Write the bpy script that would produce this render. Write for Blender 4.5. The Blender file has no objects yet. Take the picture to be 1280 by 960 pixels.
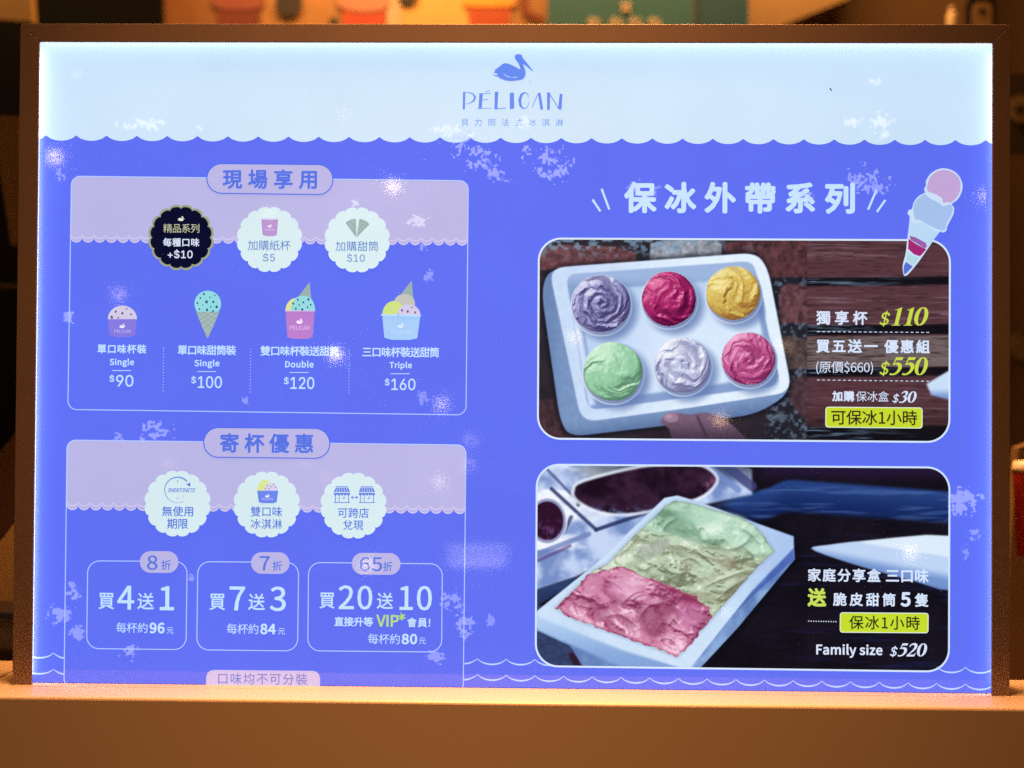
import bpy, bmesh, math, random, os
import numpy as np
from mathutils import Vector, Euler

# ------------------------------------------------------------------ camera, world, lamps, exposure
S = bpy.context.scene
COL = S.collection
S.view_settings.view_transform = 'Standard'
S.view_settings.look = 'None'
S.view_settings.exposure = 0.0
S.view_settings.gamma = 1.0
S.view_settings.use_curve_mapping = False
S.cycles.use_denoising = False
S.cycles.sample_clamp_indirect = 2.0
S.cycles.sample_clamp_direct = 12.0
S.cycles.max_bounces = 6
S.cycles.transparent_max_bounces = 12

FPX = 1200.0                                   # focal length in photograph pixels (1280 wide)
CAM_LOC = Vector((0.010155, -0.602078, 0.183345))
CAM_ROT = Euler((1.5815145, -0.0067679, 0.0149188), 'XYZ')
cd = bpy.data.cameras.new('camera')
cam = bpy.data.objects.new('camera', cd)
COL.objects.link(cam)
cam.location = CAM_LOC
cam.rotation_euler = CAM_ROT
cd.sensor_width = 36.0
cd.lens = FPX * 36.0 / 1280.0
cd.clip_start = 0.01
cd.clip_end = 50.0
cd.dof.use_dof = True
cd.dof.focus_distance = 0.602
cd.dof.aperture_fstop = 3.2
S.camera = cam

world = bpy.data.worlds.new('World')
S.world = world
world.use_nodes = True
world.node_tree.nodes['Background'].inputs[0].default_value = (1.0, 0.42, 0.11, 1)
world.node_tree.nodes['Background'].inputs[1].default_value = 0.03

RNP = np.array(CAM_ROT.to_matrix())
CNP = np.array(CAM_LOC)

def U(px, py, y=0.0):
    """point of the plane at depth y that the photograph shows at (px, py)"""
    px = np.asarray(px, float); py = np.asarray(py, float)
    d = np.stack([(px - 640) / FPX, -(py - 480) / FPX, -np.ones_like(px)], -1) @ RNP.T
    t = (y - CNP[1]) / d[..., 1]
    return CNP + d * t[..., None]

def area(name, loc, target, sx, sy, power, col, spread=180):
    l = bpy.data.lights.new(name, 'AREA')
    l.shape = 'RECTANGLE'; l.size = sx; l.size_y = sy
    l.energy = power; l.color = col; l.spread = math.radians(spread)
    o = bpy.data.objects.new(name, l); COL.objects.link(o)
    o.location = loc
    o.rotation_euler = (Vector(target) - Vector(loc)).to_track_quat('-Z', 'Y').to_euler()
    return o

WARM = (1.0, 0.38, 0.075)
area('ceiling_lamp', (0.05, -0.030, 1.25), (0.02, -0.020, 0.0), 0.6, 0.05, 9.0, (1.0, 0.49, 0.20), 50)
area('counter_lamp', (0.10, -1.3, 1.35), (0.0, 0.0, -0.05), 0.4, 0.4, 2.5, WARM)
area('shop_lamp', (0.0, 0.45, 1.1), (0.0, 1.0, 0.35), 0.9, 0.2, 15.0, (1.0, 0.46, 0.14))
area('side_lamp', (-0.75, 0.35, 0.9), (-0.40, 0.55, 0.0), 0.2, 0.2, 1.3, (1.0, 0.5, 0.16))

# LED strips hidden in the rebate of the frame (edge light of the sign)
LEDC = (0.80, 0.90, 1.0)
_xl, _xr, _zt = U(46, 450)[0] - .0015, U(1242.5, 450)[0] + .0015, U(640, 50)[2] + .0012
area('led_strip_top', (0, -0.0022, _zt), (0, -0.0016, _zt - .01), 0.60, 0.0016, 0.085, LEDC)
area('led_strip_side', (_xl, -0.0022, 0.2015), (_xl + .01, -0.0016, 0.2015), 0.0016, 0.395, 0.085, LEDC)
area('led_strip_side', (_xr, -0.0022, 0.2015), (_xr - .01, -0.0016, 0.2015), 0.0016, 0.395, 0.085, LEDC)

# small lamps of the shop behind the camera; the glossy film mirrors them
def mirrored_lamp(px, py, dist, rad, radiance, col):
    p = U(px, py)
    d = p - CNP; d[1] = -d[1]
    pos = p + d / np.linalg.norm(d) * dist
    l = bpy.data.lights.new('shop_bulb', 'POINT')
    l.shadow_soft_size = rad
    l.color = col
    l.energy = 1.5 * radiance * 4 * math.pi * math.pi * rad * rad
    o = bpy.data.objects.new('shop_bulb', l); COL.objects.link(o)
    o.location = pos
WB = (1.0, 0.80, 0.56); OB = (1.0, 0.62, 0.30)
for a in [(492, 233, 2.2, .0120, 34, WB), (149, 368, 2.4, .0110, 14, WB), (420, 443, 2.0, .0120, 34, WB),
          (552, 505, 2.4, .0110, 28, WB), (459, 706, 2.0, .0110, 20, WB), (550, 602, 2.6, .0100, 20, WB),
          (588, 551, 2.6, .0100, 12, WB), (587, 581, 2.6, .0100, 12, WB), (901, 524, 2.5, .0110, 34, OB),
          (718, 421, 2.5, .0100, 26, OB), (1138, 691, 2.3, .0100, 26, WB), (977, 433, 2.6, .0080, 26, OB),
          (1233, 245, 2.2, .0100, 26, WB), (908, 764, 2.6, .0070, 20, WB), (211, 581, 2.8, .0110, 5, OB),
          (408, 597, 2.8, .0110, 5, OB), (383, 577, 2.8, .0110, 4, OB), (68, 196, 2.2, .0140, 26, WB),
          (98, 92, 2.4, .0070, 8, WB), (429, 141, 2.4, .0070, 9, WB), (336, 268, 2.4, .0070, 14, WB)]:
    mirrored_lamp(*a)
def mirrored_tube(px, py, w, h, dist, radiance):
    p = U(px, py); d = p - CNP; d[1] = -d[1]
    pos = p + d / np.linalg.norm(d) * dist
    area('tube_lamp', pos, p, w, h, radiance * math.pi * w * h, (1.0, 0.86, 0.72))
mirrored_tube(597, 687, 0.17, 0.012, 2.2, 9.0)
mirrored_tube(597, 702, 0.16, 0.014, 2.2, 11.0)

# ------------------------------------------------------------------ materials
def lin(c):
    c = np.asarray(c, float)
    return np.where(c <= 0.04045, c / 12.92, ((c + 0.055) / 1.055) ** 2.4)
def rgb(*c):
    return tuple(lin(np.array(c) / 255.0)) + (1.0,)

def film_bump(nt, bsdf):
    g = nt.nodes.new('ShaderNodeNewGeometry')
    n = nt.nodes.new('ShaderNodeTexVoronoi')           # anti-glare grain: mostly flat, a few tilted facets
    n.inputs['Scale'].default_value = 1000.0
    p = nt.nodes.new('ShaderNodeMath'); p.operation = 'POWER'; p.inputs[1].default_value = 3.0
    sx = nt.nodes.new('ShaderNodeSeparateColor')
    h = nt.nodes.new('ShaderNodeMath'); h.operation = 'MULTIPLY'
    b = nt.nodes.new('ShaderNodeBump')
    b.inputs['Strength'].default_value = 1.0
    b.inputs['Distance'].default_value = 0.0000085
    nt.links.new(g.outputs['Position'], n.inputs['Vector'])
    nt.links.new(n.outputs['Color'], sx.inputs[0]); nt.links.new(sx.outputs[0], p.inputs[0])
    nt.links.new(p.outputs[0], h.inputs[0]); nt.links.new(n.outputs['Distance'], h.inputs[1])
    nt.links.new(h.outputs[0], b.inputs['Height'])
    nt.links.new(b.outputs[0], bsdf.inputs['Normal'])
    return g

MATS = {}
def film(c, alpha=1.0, grain=0.05):
    """backlit printed film of sRGB colour c with a glossy laminate"""
    k = ('film', c, alpha)
    if k in MATS: return MATS[k]
    m = bpy.data.materials.new('backlit_film'); m.use_nodes = True
    nt = m.node_tree; b = nt.nodes['Principled BSDF']
    g = film_bump(nt, b)
    v = rgb(*c)
    n = nt.nodes.new('ShaderNodeTexNoise'); n.inputs['Scale'].default_value = 1500; n.inputs['Detail'].default_value = 1.5
    n2 = nt.nodes.new('ShaderNodeTexNoise'); n2.inputs['Scale'].default_value = 14; n2.inputs['Detail'].default_value = 3
    for q in (n, n2): nt.links.new(g.outputs['Position'], q.inputs['Vector'])
    mx = nt.nodes.new('ShaderNodeMath'); mx.operation = 'MULTIPLY_ADD'
    mx.inputs[1].default_value = grain * 2.2; mx.inputs[2].default_value = 1 - grain * 1.1
    nt.links.new(n.outputs[0], mx.inputs[0])
    my = nt.nodes.new('ShaderNodeMath'); my.operation = 'MULTIPLY_ADD'
    my.inputs[1].default_value = grain * 3.0; my.inputs[2].default_value = -grain * 1.5
    nt.links.new(n2.outputs[0], my.inputs[0])
    ad = nt.nodes.new('ShaderNodeMath'); nt.links.new(mx.outputs[0], ad.inputs[0]); nt.links.new(my.outputs[0], ad.inputs[1])
    b.inputs['Base Color'].default_value = tuple(x * 0.28 for x in v[:3]) + (1,)
    b.inputs['Roughness'].default_value = 0.035
    b.inputs['IOR'].default_value = 1.46
    b.inputs['Emission Color'].default_value = v
    nt.links.new(ad.outputs[0], b.inputs['Emission Strength'])
    if alpha < 1: b.inputs['Alpha'].default_value = alpha
    MATS[k] = m
    return m

def picture_film():
    if 'pic' in MATS: return MATS['pic']
    m = bpy.data.materials.new('printed_picture_film'); m.use_nodes = True
    nt = m.node_tree; b = nt.nodes['Principled BSDF']
    film_bump(nt, b)
    a = nt.nodes.new('ShaderNodeAttribute'); a.attribute_name = 'ink'
    mu = nt.nodes.new('ShaderNodeVectorMath'); mu.operation = 'SCALE'; mu.inputs['Scale'].default_value = 0.2
    nt.links.new(a.outputs['Color'], mu.inputs[0])
    nt.links.new(mu.outputs[0], b.inputs['Base Color'])
    nt.links.new(a.outputs['Color'], b.inputs['Emission Color'])
    b.inputs['Emission Strength'].default_value = 1.0
    b.inputs['Roughness'].default_value = 0.035
    b.inputs['IOR'].default_value = 1.46
    MATS['pic'] = m
    return m

def paint(name, c, rough=0.5, metallic=0.0, vary=0.12, scale=60, fine=900, bump=0.15):
    matte = max(c) < 0.02
    """lit, slightly uneven solid material of linear colour c"""
    if name in MATS: return MATS[name]
    m = bpy.data.materials.new(name); m.use_nodes = True
    nt = m.node_tree; b = nt.nodes['Principled BSDF']
    g = nt.nodes.new('ShaderNodeNewGeometry')
    n = nt.nodes.new('ShaderNodeTexNoise'); n.inputs['Scale'].default_value = scale; n.inputs['Detail'].default_value = 6
    nf = nt.nodes.new('ShaderNodeTexNoise'); nf.inputs['Scale'].default_value = fine; nf.inputs['Detail'].default_value = 2
    for q in (n, nf): nt.links.new(g.outputs['Position'], q.inputs['Vector'])
    mx = nt.nodes.new('ShaderNodeMix'); mx.data_type = 'RGBA'
    mx.inputs[6].default_value = tuple(x * (1 - vary) for x in c) + (1,)
    mx.inputs[7].default_value = tuple(min(1, x * (1 + vary)) for x in c) + (1,)
    av = nt.nodes.new('ShaderNodeMath'); av.operation = 'MULTIPLY_ADD'; av.inputs[1].default_value = 0.5
    h = nt.nodes.new('ShaderNodeMath'); h.operation = 'MULTIPLY'; h.inputs[1].default_value = 0.5
    nt.links.new(nf.outputs[0], h.inputs[0]); nt.links.new(n.outputs[0], av.inputs[0]); nt.links.new(h.outputs[0], av.inputs[2])
    nt.links.new(av.outputs[0], mx.inputs[0]); nt.links.new(mx.outputs[2], b.inputs['Base Color'])
    bp = nt.nodes.new('ShaderNodeBump'); bp.inputs['Strength'].default_value = bump; bp.inputs['Distance'].default_value = 0.0003
    nt.links.new(nf.outputs[0], bp.inputs['Height']); nt.links.new(bp.outputs[0], b.inputs['Normal'])
    b.inputs['Roughness'].default_value = rough; b.inputs['Metallic'].default_value = metallic
    if matte and rough > .4: b.inputs['Specular IOR Level'].default_value = 0.05
    MATS[name] = m
    return m

# ------------------------------------------------------------------ object helpers
def mesh_obj(name, verts, faces, mat, parent=None):
    me = bpy.data.meshes.new(name)
    me.from_pydata([tuple(v) for v in verts], [], faces)
    me.update()
    if mat: me.materials.append(mat)
    o = bpy.data.objects.new(name, me); COL.objects.link(o)
    if parent is not None: o.parent = parent
    return o
def tag(o, label, cat, group=None, kind=None):
    if label: o['label'] = label
    if cat: o['category'] = cat
    if group: o['group'] = group
    if kind: o['kind'] = kind
    return o
def empty(name, label, cat, group=None, loc=(0, 0, 0)):
    o = bpy.data.objects.new(name, None); COL.objects.link(o); o.location = loc
    o.empty_display_size = 0.02
    return tag(o, label, cat, group)
def box(name, lo, hi, mat, parent=None, bev=0.0):
    bm = bmesh.new(); bmesh.ops.create_cube(bm, size=1)
    for v in bm.verts:
        v.co = Vector([(lo[i] + hi[i]) / 2 + v.co[i] * (hi[i] - lo[i]) for i in range(3)])
    if bev: bmesh.ops.bevel(bm, geom=bm.edges[:], offset=bev, segments=3, affect='EDGES', profile=0.5)
    me = bpy.data.meshes.new(name); bm.to_mesh(me); bm.free(); me.materials.append(mat)
    o = bpy.data.objects.new(name, me); COL.objects.link(o)
    if parent is not None: o.parent = parent
    return o
def slab(name, pts, y0, y1, mat, parent=None, bev=0.0):
    """solid slab of outline pts [(x, z)] between depths y0 (front) and y1"""
    n = len(pts)
    bm = bmesh.new()
    a = [bm.verts.new((x, y0, z)) for x, z in pts]; b = [bm.verts.new((x, y1, z)) for x, z in pts]
    bm.faces.new(a); bm.faces.new(b[::-1])
    for i in range(n): bm.faces.new((a[i], b[i], b[(i + 1) % n], a[(i + 1) % n]))
    bmesh.ops.recalc_face_normals(bm, faces=bm.faces[:])
    if bev:
        es = [e for e in bm.edges if all(abs(v.co.y - y0) < 1e-9 for v in e.verts)]
        bmesh.ops.bevel(bm, geom=es, offset=bev, segments=3, affect='EDGES', profile=0.5)
    me = bpy.data.meshes.new(name); bm.to_mesh(me); bm.free(); me.materials.append(mat)
    o = bpy.data.objects.new(name, me); COL.objects.link(o)
    if parent is not None: o.parent = parent
    return o

STEP = 0.00008                                 # one ink layer
def Y(layer): return -layer * STEP
def flat(name, polys, col, layer, parent, alpha=1.0):
    """ink area(s): polygons in photograph pixels laid on the sign's film"""
    bm = bmesh.new()
    for p in polys:
        p = np.asarray(p, float)
        w = U(p[:, 0], p[:, 1]); w[:, 1] = Y(layer)
        vs = [bm.verts.new(v) for v in w]
        f = bm.faces.new(vs)
        f.normal_update()
        if f.normal.y > 0: f.normal_flip()
    big = [f for f in bm.faces if len(f.verts) > 4]
    if big: bmesh.ops.triangulate(bm, faces=big, ngon_method='EAR_CLIP')
    me = bpy.data.meshes.new(name); bm.to_mesh(me); bm.free(); me.materials.append(film(col, alpha))
    o = bpy.data.objects.new(name, me); COL.objects.link(o)
    if parent is not None: o.parent = parent
    return o

def circ(cx, cy, rx, ry=None, n=40, a0=0, a1=360):
    ry = rx if ry is None else ry
    full = abs(a1 - a0) >= 360
    k = n if full else n + 1
    return [(cx + rx * math.cos(math.radians(a0 + (a1 - a0) * i / n)), cy + ry * math.sin(math.radians(a0 + (a1 - a0) * i / n))) for i in range(k)]
def rrect(tl, tr, br, bl, r, n=8):
    """rounded quadrilateral from four corner pixels"""
    P = [np.array(q, float) for q in (tl, tr, br, bl)]
    out = []
    for i in range(4):
        p = P[i]; a = P[i - 1] - p; b = P[(i + 1) % 4] - p
        a /= np.linalg.norm(a); b /= np.linalg.norm(b)
        s = p + a * r; e = p + b * r; c = p + (a + b) * r
        for k in range(n + 1):
            t = math.pi / 2 * k / n
            q = c - b * r * math.cos(t) - a * r * math.sin(t)
            out.append(tuple(q))
    return out
def stroke(pts, w, closed=False):
    """quads of a line of pixel width w (number or list) along pts"""
    P = np.array(pts, float); n = len(P)
    W = np.full(n, w, float) if np.isscalar(w) else np.asarray(w, float)
    if closed: t = np.roll(P, -1, 0) - np.roll(P, 1, 0)
    else:
        t = np.gradient(P, axis=0)
    t /= np.maximum(np.linalg.norm(t, axis=1, keepdims=True), 1e-9)
    nr = np.stack([-t[:, 1], t[:, 0]], 1)
    A = P + nr * W[:, None] / 2; B = P - nr * W[:, None] / 2
    q = []
    for i in range(n if closed else n - 1):
        j = (i + 1) % n
        q.append([A[i], A[j], B[j], B[i]])
    return q
def bez(p0, p1, p2, p3, n=14):
    t = np.linspace(0, 1, n)[:, None]
    p0, p1, p2, p3 = map(lambda q: np.array(q, float), (p0, p1, p2, p3))
    return ((1 - t) ** 3 * p0 + 3 * (1 - t) ** 2 * t * p1 + 3 * (1 - t) * t * t * p2 + t ** 3 * p3).tolist()
def spline(pts, n=6, closed=True):
    P = np.array(pts, float); m = len(P); out = []
    rng = range(m) if closed else range(m - 1)
    for i in rng:
        if closed: a, b, c, d = P[i - 1], P[i], P[(i + 1) % m], P[(i + 2) % m]
        else: a, b, c, d = P[max(i - 1, 0)], P[i], P[i + 1], P[min(i + 2, m - 1)]
        for k in range(n):
            t = k / n
            out.append(0.5 * ((2 * b) + (c - a) * t + (2 * a - 5 * b + 4 * c - d) * t * t + (3 * b - a - 3 * c + d) * t ** 3))
    if not closed: out.append(P[-1])
    return [tuple(q) for q in out]
def scallops(a, b, n, depth, seg=7):
    """chain of n arcs hanging down between pixels a and b"""
    out = []
    a = np.array(a, float); b = np.array(b, float)
    for i in range(n):
        for k in range(seg):
            t = k / seg
            p = a + (b - a) * (i + t) / n
            out.append((p[0], p[1] + depth * (1 - (2 * t - 1) ** 2) ** 0.8))
    out.append(tuple(b))
    return out
def badge_outline(cx, cy, r, lobes=16, seg=9):
    out = []
    for i in range(lobes):
        for k in range(seg):
            u = -1 + 2 * k / seg
            a = 2 * math.pi * (i + .5 + u / 2) / lobes - math.pi / 2
            q = r - r * .085 * (1 - math.sqrt(max(0, 1 - .985 * u * u)))
            out.append((cx + q * math.cos(a), cy + q * math.sin(a)))
    return out

# ------------------------------------------------------------------ lettering
try:
    CJK = bpy.data.fonts.load(os.path.join(bpy.utils.system_resource('DATAFILES'), 'fonts', 'Noto Sans CJK Regular.woff2'))
except Exception:
    CJK = None
try:
    INTER = bpy.data.fonts.load(os.path.join(bpy.utils.system_resource('DATAFILES'), 'fonts', 'Inter.woff2'))
except Exception:
    INTER = None
_dg = None
def glyphs(body, font, k):
    c = bpy.data.curves.new('lettering', 'FONT'); c.body = body; c.resolution_u = 3; c.space_character = k
    if font == 'cjk' and CJK: c.font = CJK
    if font == 'inter' and INTER: c.font = INTER
    o = bpy.data.objects.new('lettering', c); COL.objects.link(o)
    bpy.context.view_layer.update()
    me = o.to_mesh()
    V = np.empty(len(me.vertices) * 3); me.vertices.foreach_get('co', V); V = V.reshape(-1, 3)[:, :2].copy()
    F = [tuple(p.vertices) for p in me.polygons]
    o.to_mesh_clear(); bpy.data.objects.remove(o); bpy.data.curves.remove(c)
    return V, F
def text(body, x0, y0, x1, y1, col, layer, parent, name='lettering', bold=0.0, font='cjk', shear=0.0, cut=None):
    """letters fitted into a pixel box; bold = extra stroke in pixels"""
    pad = bold / 2
    a = U(x0 + pad, (y0 + y1) / 2); b = U(x1 - pad, (y0 + y1) / 2)
    t = U((x0 + x1) / 2, y0 + pad); q = U((x0 + x1) / 2, y1 - pad)
    W = b[0] - a[0]; H = t[2] - q[2]
    cx = (a[0] + b[0]) / 2; cz = (t[2] + q[2]) / 2
    V, F = glyphs(body, font, 1.0)
    n = len(body)
    mn, mx = V.min(0), V.max(0); w, h = mx - mn
    if n > 1:
        V2, F2 = glyphs(body, font, 2.0)
        dw = (V2.max(0) - V2.min(0))[0] - w
        want = W / H * h * (1 if not shear else 1 - shear * h / w)
        k = 1 + (want - w) / dw
        k = min(max(k, 0.97), 1.02 if body.isascii() else 4)
        V, F = glyphs(body, font, k)
    V[:, 0] += shear * V[:, 1]
    mn, mx = V.min(0), V.max(0)
    V = (V - (mn + mx) / 2) / (mx - mn) * np.array([W, H])
    sh = [(0, 0)]
    if bold:
        r = bold / 2 * 0.0005 * 1.0
        sh += [(r * math.cos(math.pi * i / 4), r * math.sin(math.pi * i / 4)) for i in range(8)]
    verts = []; faces = []
    for i, (dx, dz) in enumerate(sh):
        o = len(verts)
        for v in V: verts.append((cx + v[0] + dx, Y(layer) - i * 1.5e-6, cz + v[1] + dz))
        faces += [tuple(j + o for j in f) for f in F]
    if cut is not None:
        zc = U((x0 + x1) / 2, cut)[2]
        verts = [(x, y, max(z, zc)) for x, y, z in verts]
    return mesh_obj(name, verts, faces, film(col), parent)

# heavy italic serif figures, drawn as pen strokes in a 10 x 14 cell (y down)
def serif_digit(ch):
    if ch == '1':
        return [[(3.6, 1.6), (6.6, 0), (6.6, 13.2), (8.2, 13.6), (8.2, 14), (2.0, 14), (2.0, 13.6), (3.9, 13.2), (3.9, 2.2), (2.2, 2.4), (2.0, 2.0)]], 8.4
    if ch == '0':
        o = circ(4.7, 7, 4.2, 7.1, 28); w = [abs(math.cos(2 * math.pi * i / 28)) * 2.2 + 0.55 for i in range(28)]
        o = circ(4.7, 7, 3.3, 6.6, 28)
        return stroke(o, w, True), 9.4
    if ch == '5':
        p = [(8.3, 0), (7.6, 2.3), (3.2, 2.3), (2.8, 4.2), (1.9, 6.3), (2.6, 0)]
        c = bez((2.4, 5.6), (5.2, 3.8), (8.4, 6.2), (7.3, 9.6), 12) + bez((7.3, 9.6), (6.4, 12.8), (3.4, 14.2), (1.0, 12.9), 10)[1:]
        w = [0.8, 1.1, 1.5, 1.9, 2.2, 2.5, 2.7, 2.8, 2.8, 2.7, 2.6, 2.4] + [2.2, 2, 1.8, 1.6, 1.4, 1.3, 1.2, 1.3, 1.5]
        return [[(8.5, 0), (7.8, 2.2), (3.3, 2.2), (2.6, 5.9), (1.6, 6.2), (2.9, 0)]] + stroke(c, w), 9.2
    if ch == '2':
        c = bez((1.4, 3.6), (2.2, -0.6), (8.2, -0.2), (7.4, 4.0), 14) + bez((7.4, 4.0), (6.8, 7.2), (3.6, 9.6), (1.4, 12.6), 10)[1:]
        w = [1.2, 1.1, 1.2, 1.3, 1.5, 1.7, 1.9, 2.1, 2.4, 2.6, 2.7, 2.7, 2.6, 2.5] + [2.3, 2.1, 1.9, 1.7, 1.5, 1.3, 1.2, 1.1, 1.0]
        return stroke(c, w) + [[(0.8, 12.0), (7.2, 12.0), (8.2, 10.2), (8.8, 10.3), (7.9, 14), (0.4, 14)]], 9.4
    if ch == '3':
        c = bez((1.6, 3.0), (2.6, -0.6), (7.8, -0.2), (7.0, 3.4), 12) + bez((7.0, 3.4), (6.6, 5.4), (5.0, 6.2), (3.6, 6.6), 7)[1:]
        d = bez((3.6, 6.6), (6.6, 6.4), (8.2, 8.6), (6.9, 11.0), 10) + bez((6.9, 11.0), (5.8, 13.6), (2.8, 14.2), (0.9, 12.8), 8)[1:]
        return stroke(c, [1.1, 1.1, 1.2, 1.4, 1.6, 1.9, 2.2, 2.4, 2.5, 2.5, 2.4, 2.3] + [2, 1.7, 1.4, 1.1, .9, .8]) + \
            stroke(d, [.8, 1.2, 1.6, 2.0, 2.3, 2.6, 2.7, 2.7, 2.6, 2.4] + [2.2, 2, 1.7, 1.5, 1.3, 1.3, 1.5]), 9.0
    if ch == '$':
        c = bez((6.4, 6.4), (6.0, 3.8), (1.2, 3.8), (1.7, 6.8), 12) + bez((1.7, 6.8), (2.2, 9.2), (6.8, 8.6), (6.3, 11.2), 12)[1:] + bez((6.3, 11.2), (5.8, 13.8), (1.6, 13.4), (1.2, 11.4), 10)[1:]
        return stroke(c, 1.25) + stroke([(4.0, 2.8), (4.0, 14.6)], 0.9), 7.6
def serif_price(body, x0, y0, x1, y1, col, layer, parent):
    polys = []; x = 0
    for ch in body:
        q, adv = serif_digit(ch)
        polys += [[(px + x - (py - 14) * 0.22, py) for px, py in poly] for poly in q]
        x += adv
    A = np.concatenate([np.array(p) for p in polys]); mn, mx = A.min(0), A.max(0)
    def f(p): return (x0 + (p[0] - mn[0]) / (mx[0] - mn[0]) * (x1 - x0), y0 + (p[1] - mn[1]) / (mx[1] - mn[1]) * (y1 - y0))
    return flat('price_figures', [[f(p) for p in poly] for poly in polys], col, layer, parent)

# ------------------------------------------------------------------ printed pictures (ink per grid cell)
def vnoise(x, y, seed):
    x = np.asarray(x, float); y = np.asarray(y, float)
    rs = np.random.RandomState(seed); L = rs.rand(257, 257)
    xi = np.floor(x).astype(int); yi = np.floor(y).astype(int)
    fx = x - xi; fy = y - yi
    fx = fx * fx * (3 - 2 * fx); fy = fy * fy * (3 - 2 * fy)
    xi %= 256; yi %= 256
    a = L[yi, xi]; b = L[yi, xi + 1]; c = L[yi + 1, xi]; d = L[yi + 1, xi + 1]
    return (a * (1 - fx) + b * fx) * (1 - fy) + (c * (1 - fx) + d * fx) * fy
def fbm(x, y, seed, o=4):
    s = 0; a = 0.5; t = 0
    for i in range(o):
        s = s + a * vnoise(x * 2 ** i + 17.3 * i, y * 2 ** i + 5.1 * i, seed + i); t += a; a *= 0.55
    return s / t
def mix(a, b, t):
    t = np.clip(t, 0, 1)
    t = t[..., None] if np.ndim(t) else t
    return np.asarray(a, float) * (1 - t) + np.asarray(b, float) * t
def sstep(a, b, x):
    t = np.clip((x - a) / (b - a), 0, 1); return t * t * (3 - 2 * t)
def inpoly(X, Yv, poly):
    P = np.array(poly, float); ins = np.zeros(X.shape, bool); j = len(P) - 1
    for i in range(len(P)):
        xi, yi = P[i]; xj, yj = P[j]
        if yi != yj:
            ins ^= ((yi > Yv) != (yj > Yv)) & (X < (xj - xi) * (Yv - yi) / (yj - yi) + xi)
        j = i
    return ins
def sdist(X, Yv, poly):
    """signed distance in pixels, positive inside"""
    P = np.array(poly, float); d = np.full(X.shape, 1e9)
    for i in range(len(P)):
        a = P[i - 1]; e = P[i] - a; L = (e @ e) + 1e-9
        t = np.clip(((X - a[0]) * e[0] + (Yv - a[1]) * e[1]) / L, 0, 1)
        d = np.minimum(d, np.hypot(X - a[0] - t * e[0], Yv - a[1] - t * e[1]))
    return np.where(inpoly(X, Yv, poly), d, -d)
def over(img, poly, X, Yv, col, soft=1.0):
    return mix(img, col, sstep(-soft, soft, sdist(X, Yv, poly)))
def segd(X, Yv, a, b):
    a = np.array(a, float); e = np.array(b, float) - a
    t = np.clip(((X - a[0]) * e[0] + (Yv - a[1]) * e[1]) / (e @ e), 0, 1)
    return np.hypot(X - a[0] - t * e[0], Yv - a[1] - t * e[1])

def picture(name, x0, y0, x1, y1, step, fn, maskfn, layer, parent):
    nx = int((x1 - x0) / step) + 1; ny = int((y1 - y0) / step) + 1
    X, Yv = np.meshgrid(np.linspace(x0, x1, nx), np.linspace(y0, y1, ny))
    C = np.clip(fn(X, Yv), 0, 255) / 255.0
    Pw = U(X, Yv); Pw[..., 1] = Y(layer)
    idx = np.arange(nx * ny).reshape(ny, nx)
    Q = np.stack([idx[1:, :-1], idx[1:, 1:], idx[:-1, 1:], idx[:-1, :-1]], -1).reshape(-1, 4)
    Xc = (X[1:, 1:] + X[:-1, :-1]) / 2; Yc = (Yv[1:, 1:] + Yv[:-1, :-1]) / 2
    Q = Q[maskfn(Xc, Yc).reshape(-1)]
    used = np.unique(Q); re = np.full(nx * ny, -1); re[used] = np.arange(len(used)); Q = re[Q]
    V = Pw.reshape(-1, 3)[used]; K = lin(C.reshape(-1, 3)[used])
    me = bpy.data.meshes.new(name)
    me.vertices.add(len(V)); me.vertices.foreach_set('co', V.astype(np.float32).ravel())
    me.loops.add(len(Q) * 4); me.loops.foreach_set('vertex_index', Q.astype(np.int32).ravel())
    me.polygons.add(len(Q)); me.polygons.foreach_set('loop_start', np.arange(0, len(Q) * 4, 4, dtype=np.int32))
    me.update(calc_edges=True)
    at = me.color_attributes.new('ink', 'FLOAT_COLOR', 'POINT')
    at.data.foreach_set('color', np.concatenate([K, np.ones((len(K), 1))], 1).astype(np.float32).ravel())
    me.materials.append(picture_film())
    o = bpy.data.objects.new(name, me); COL.objects.link(o)
    o.parent = parent
    return o

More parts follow.
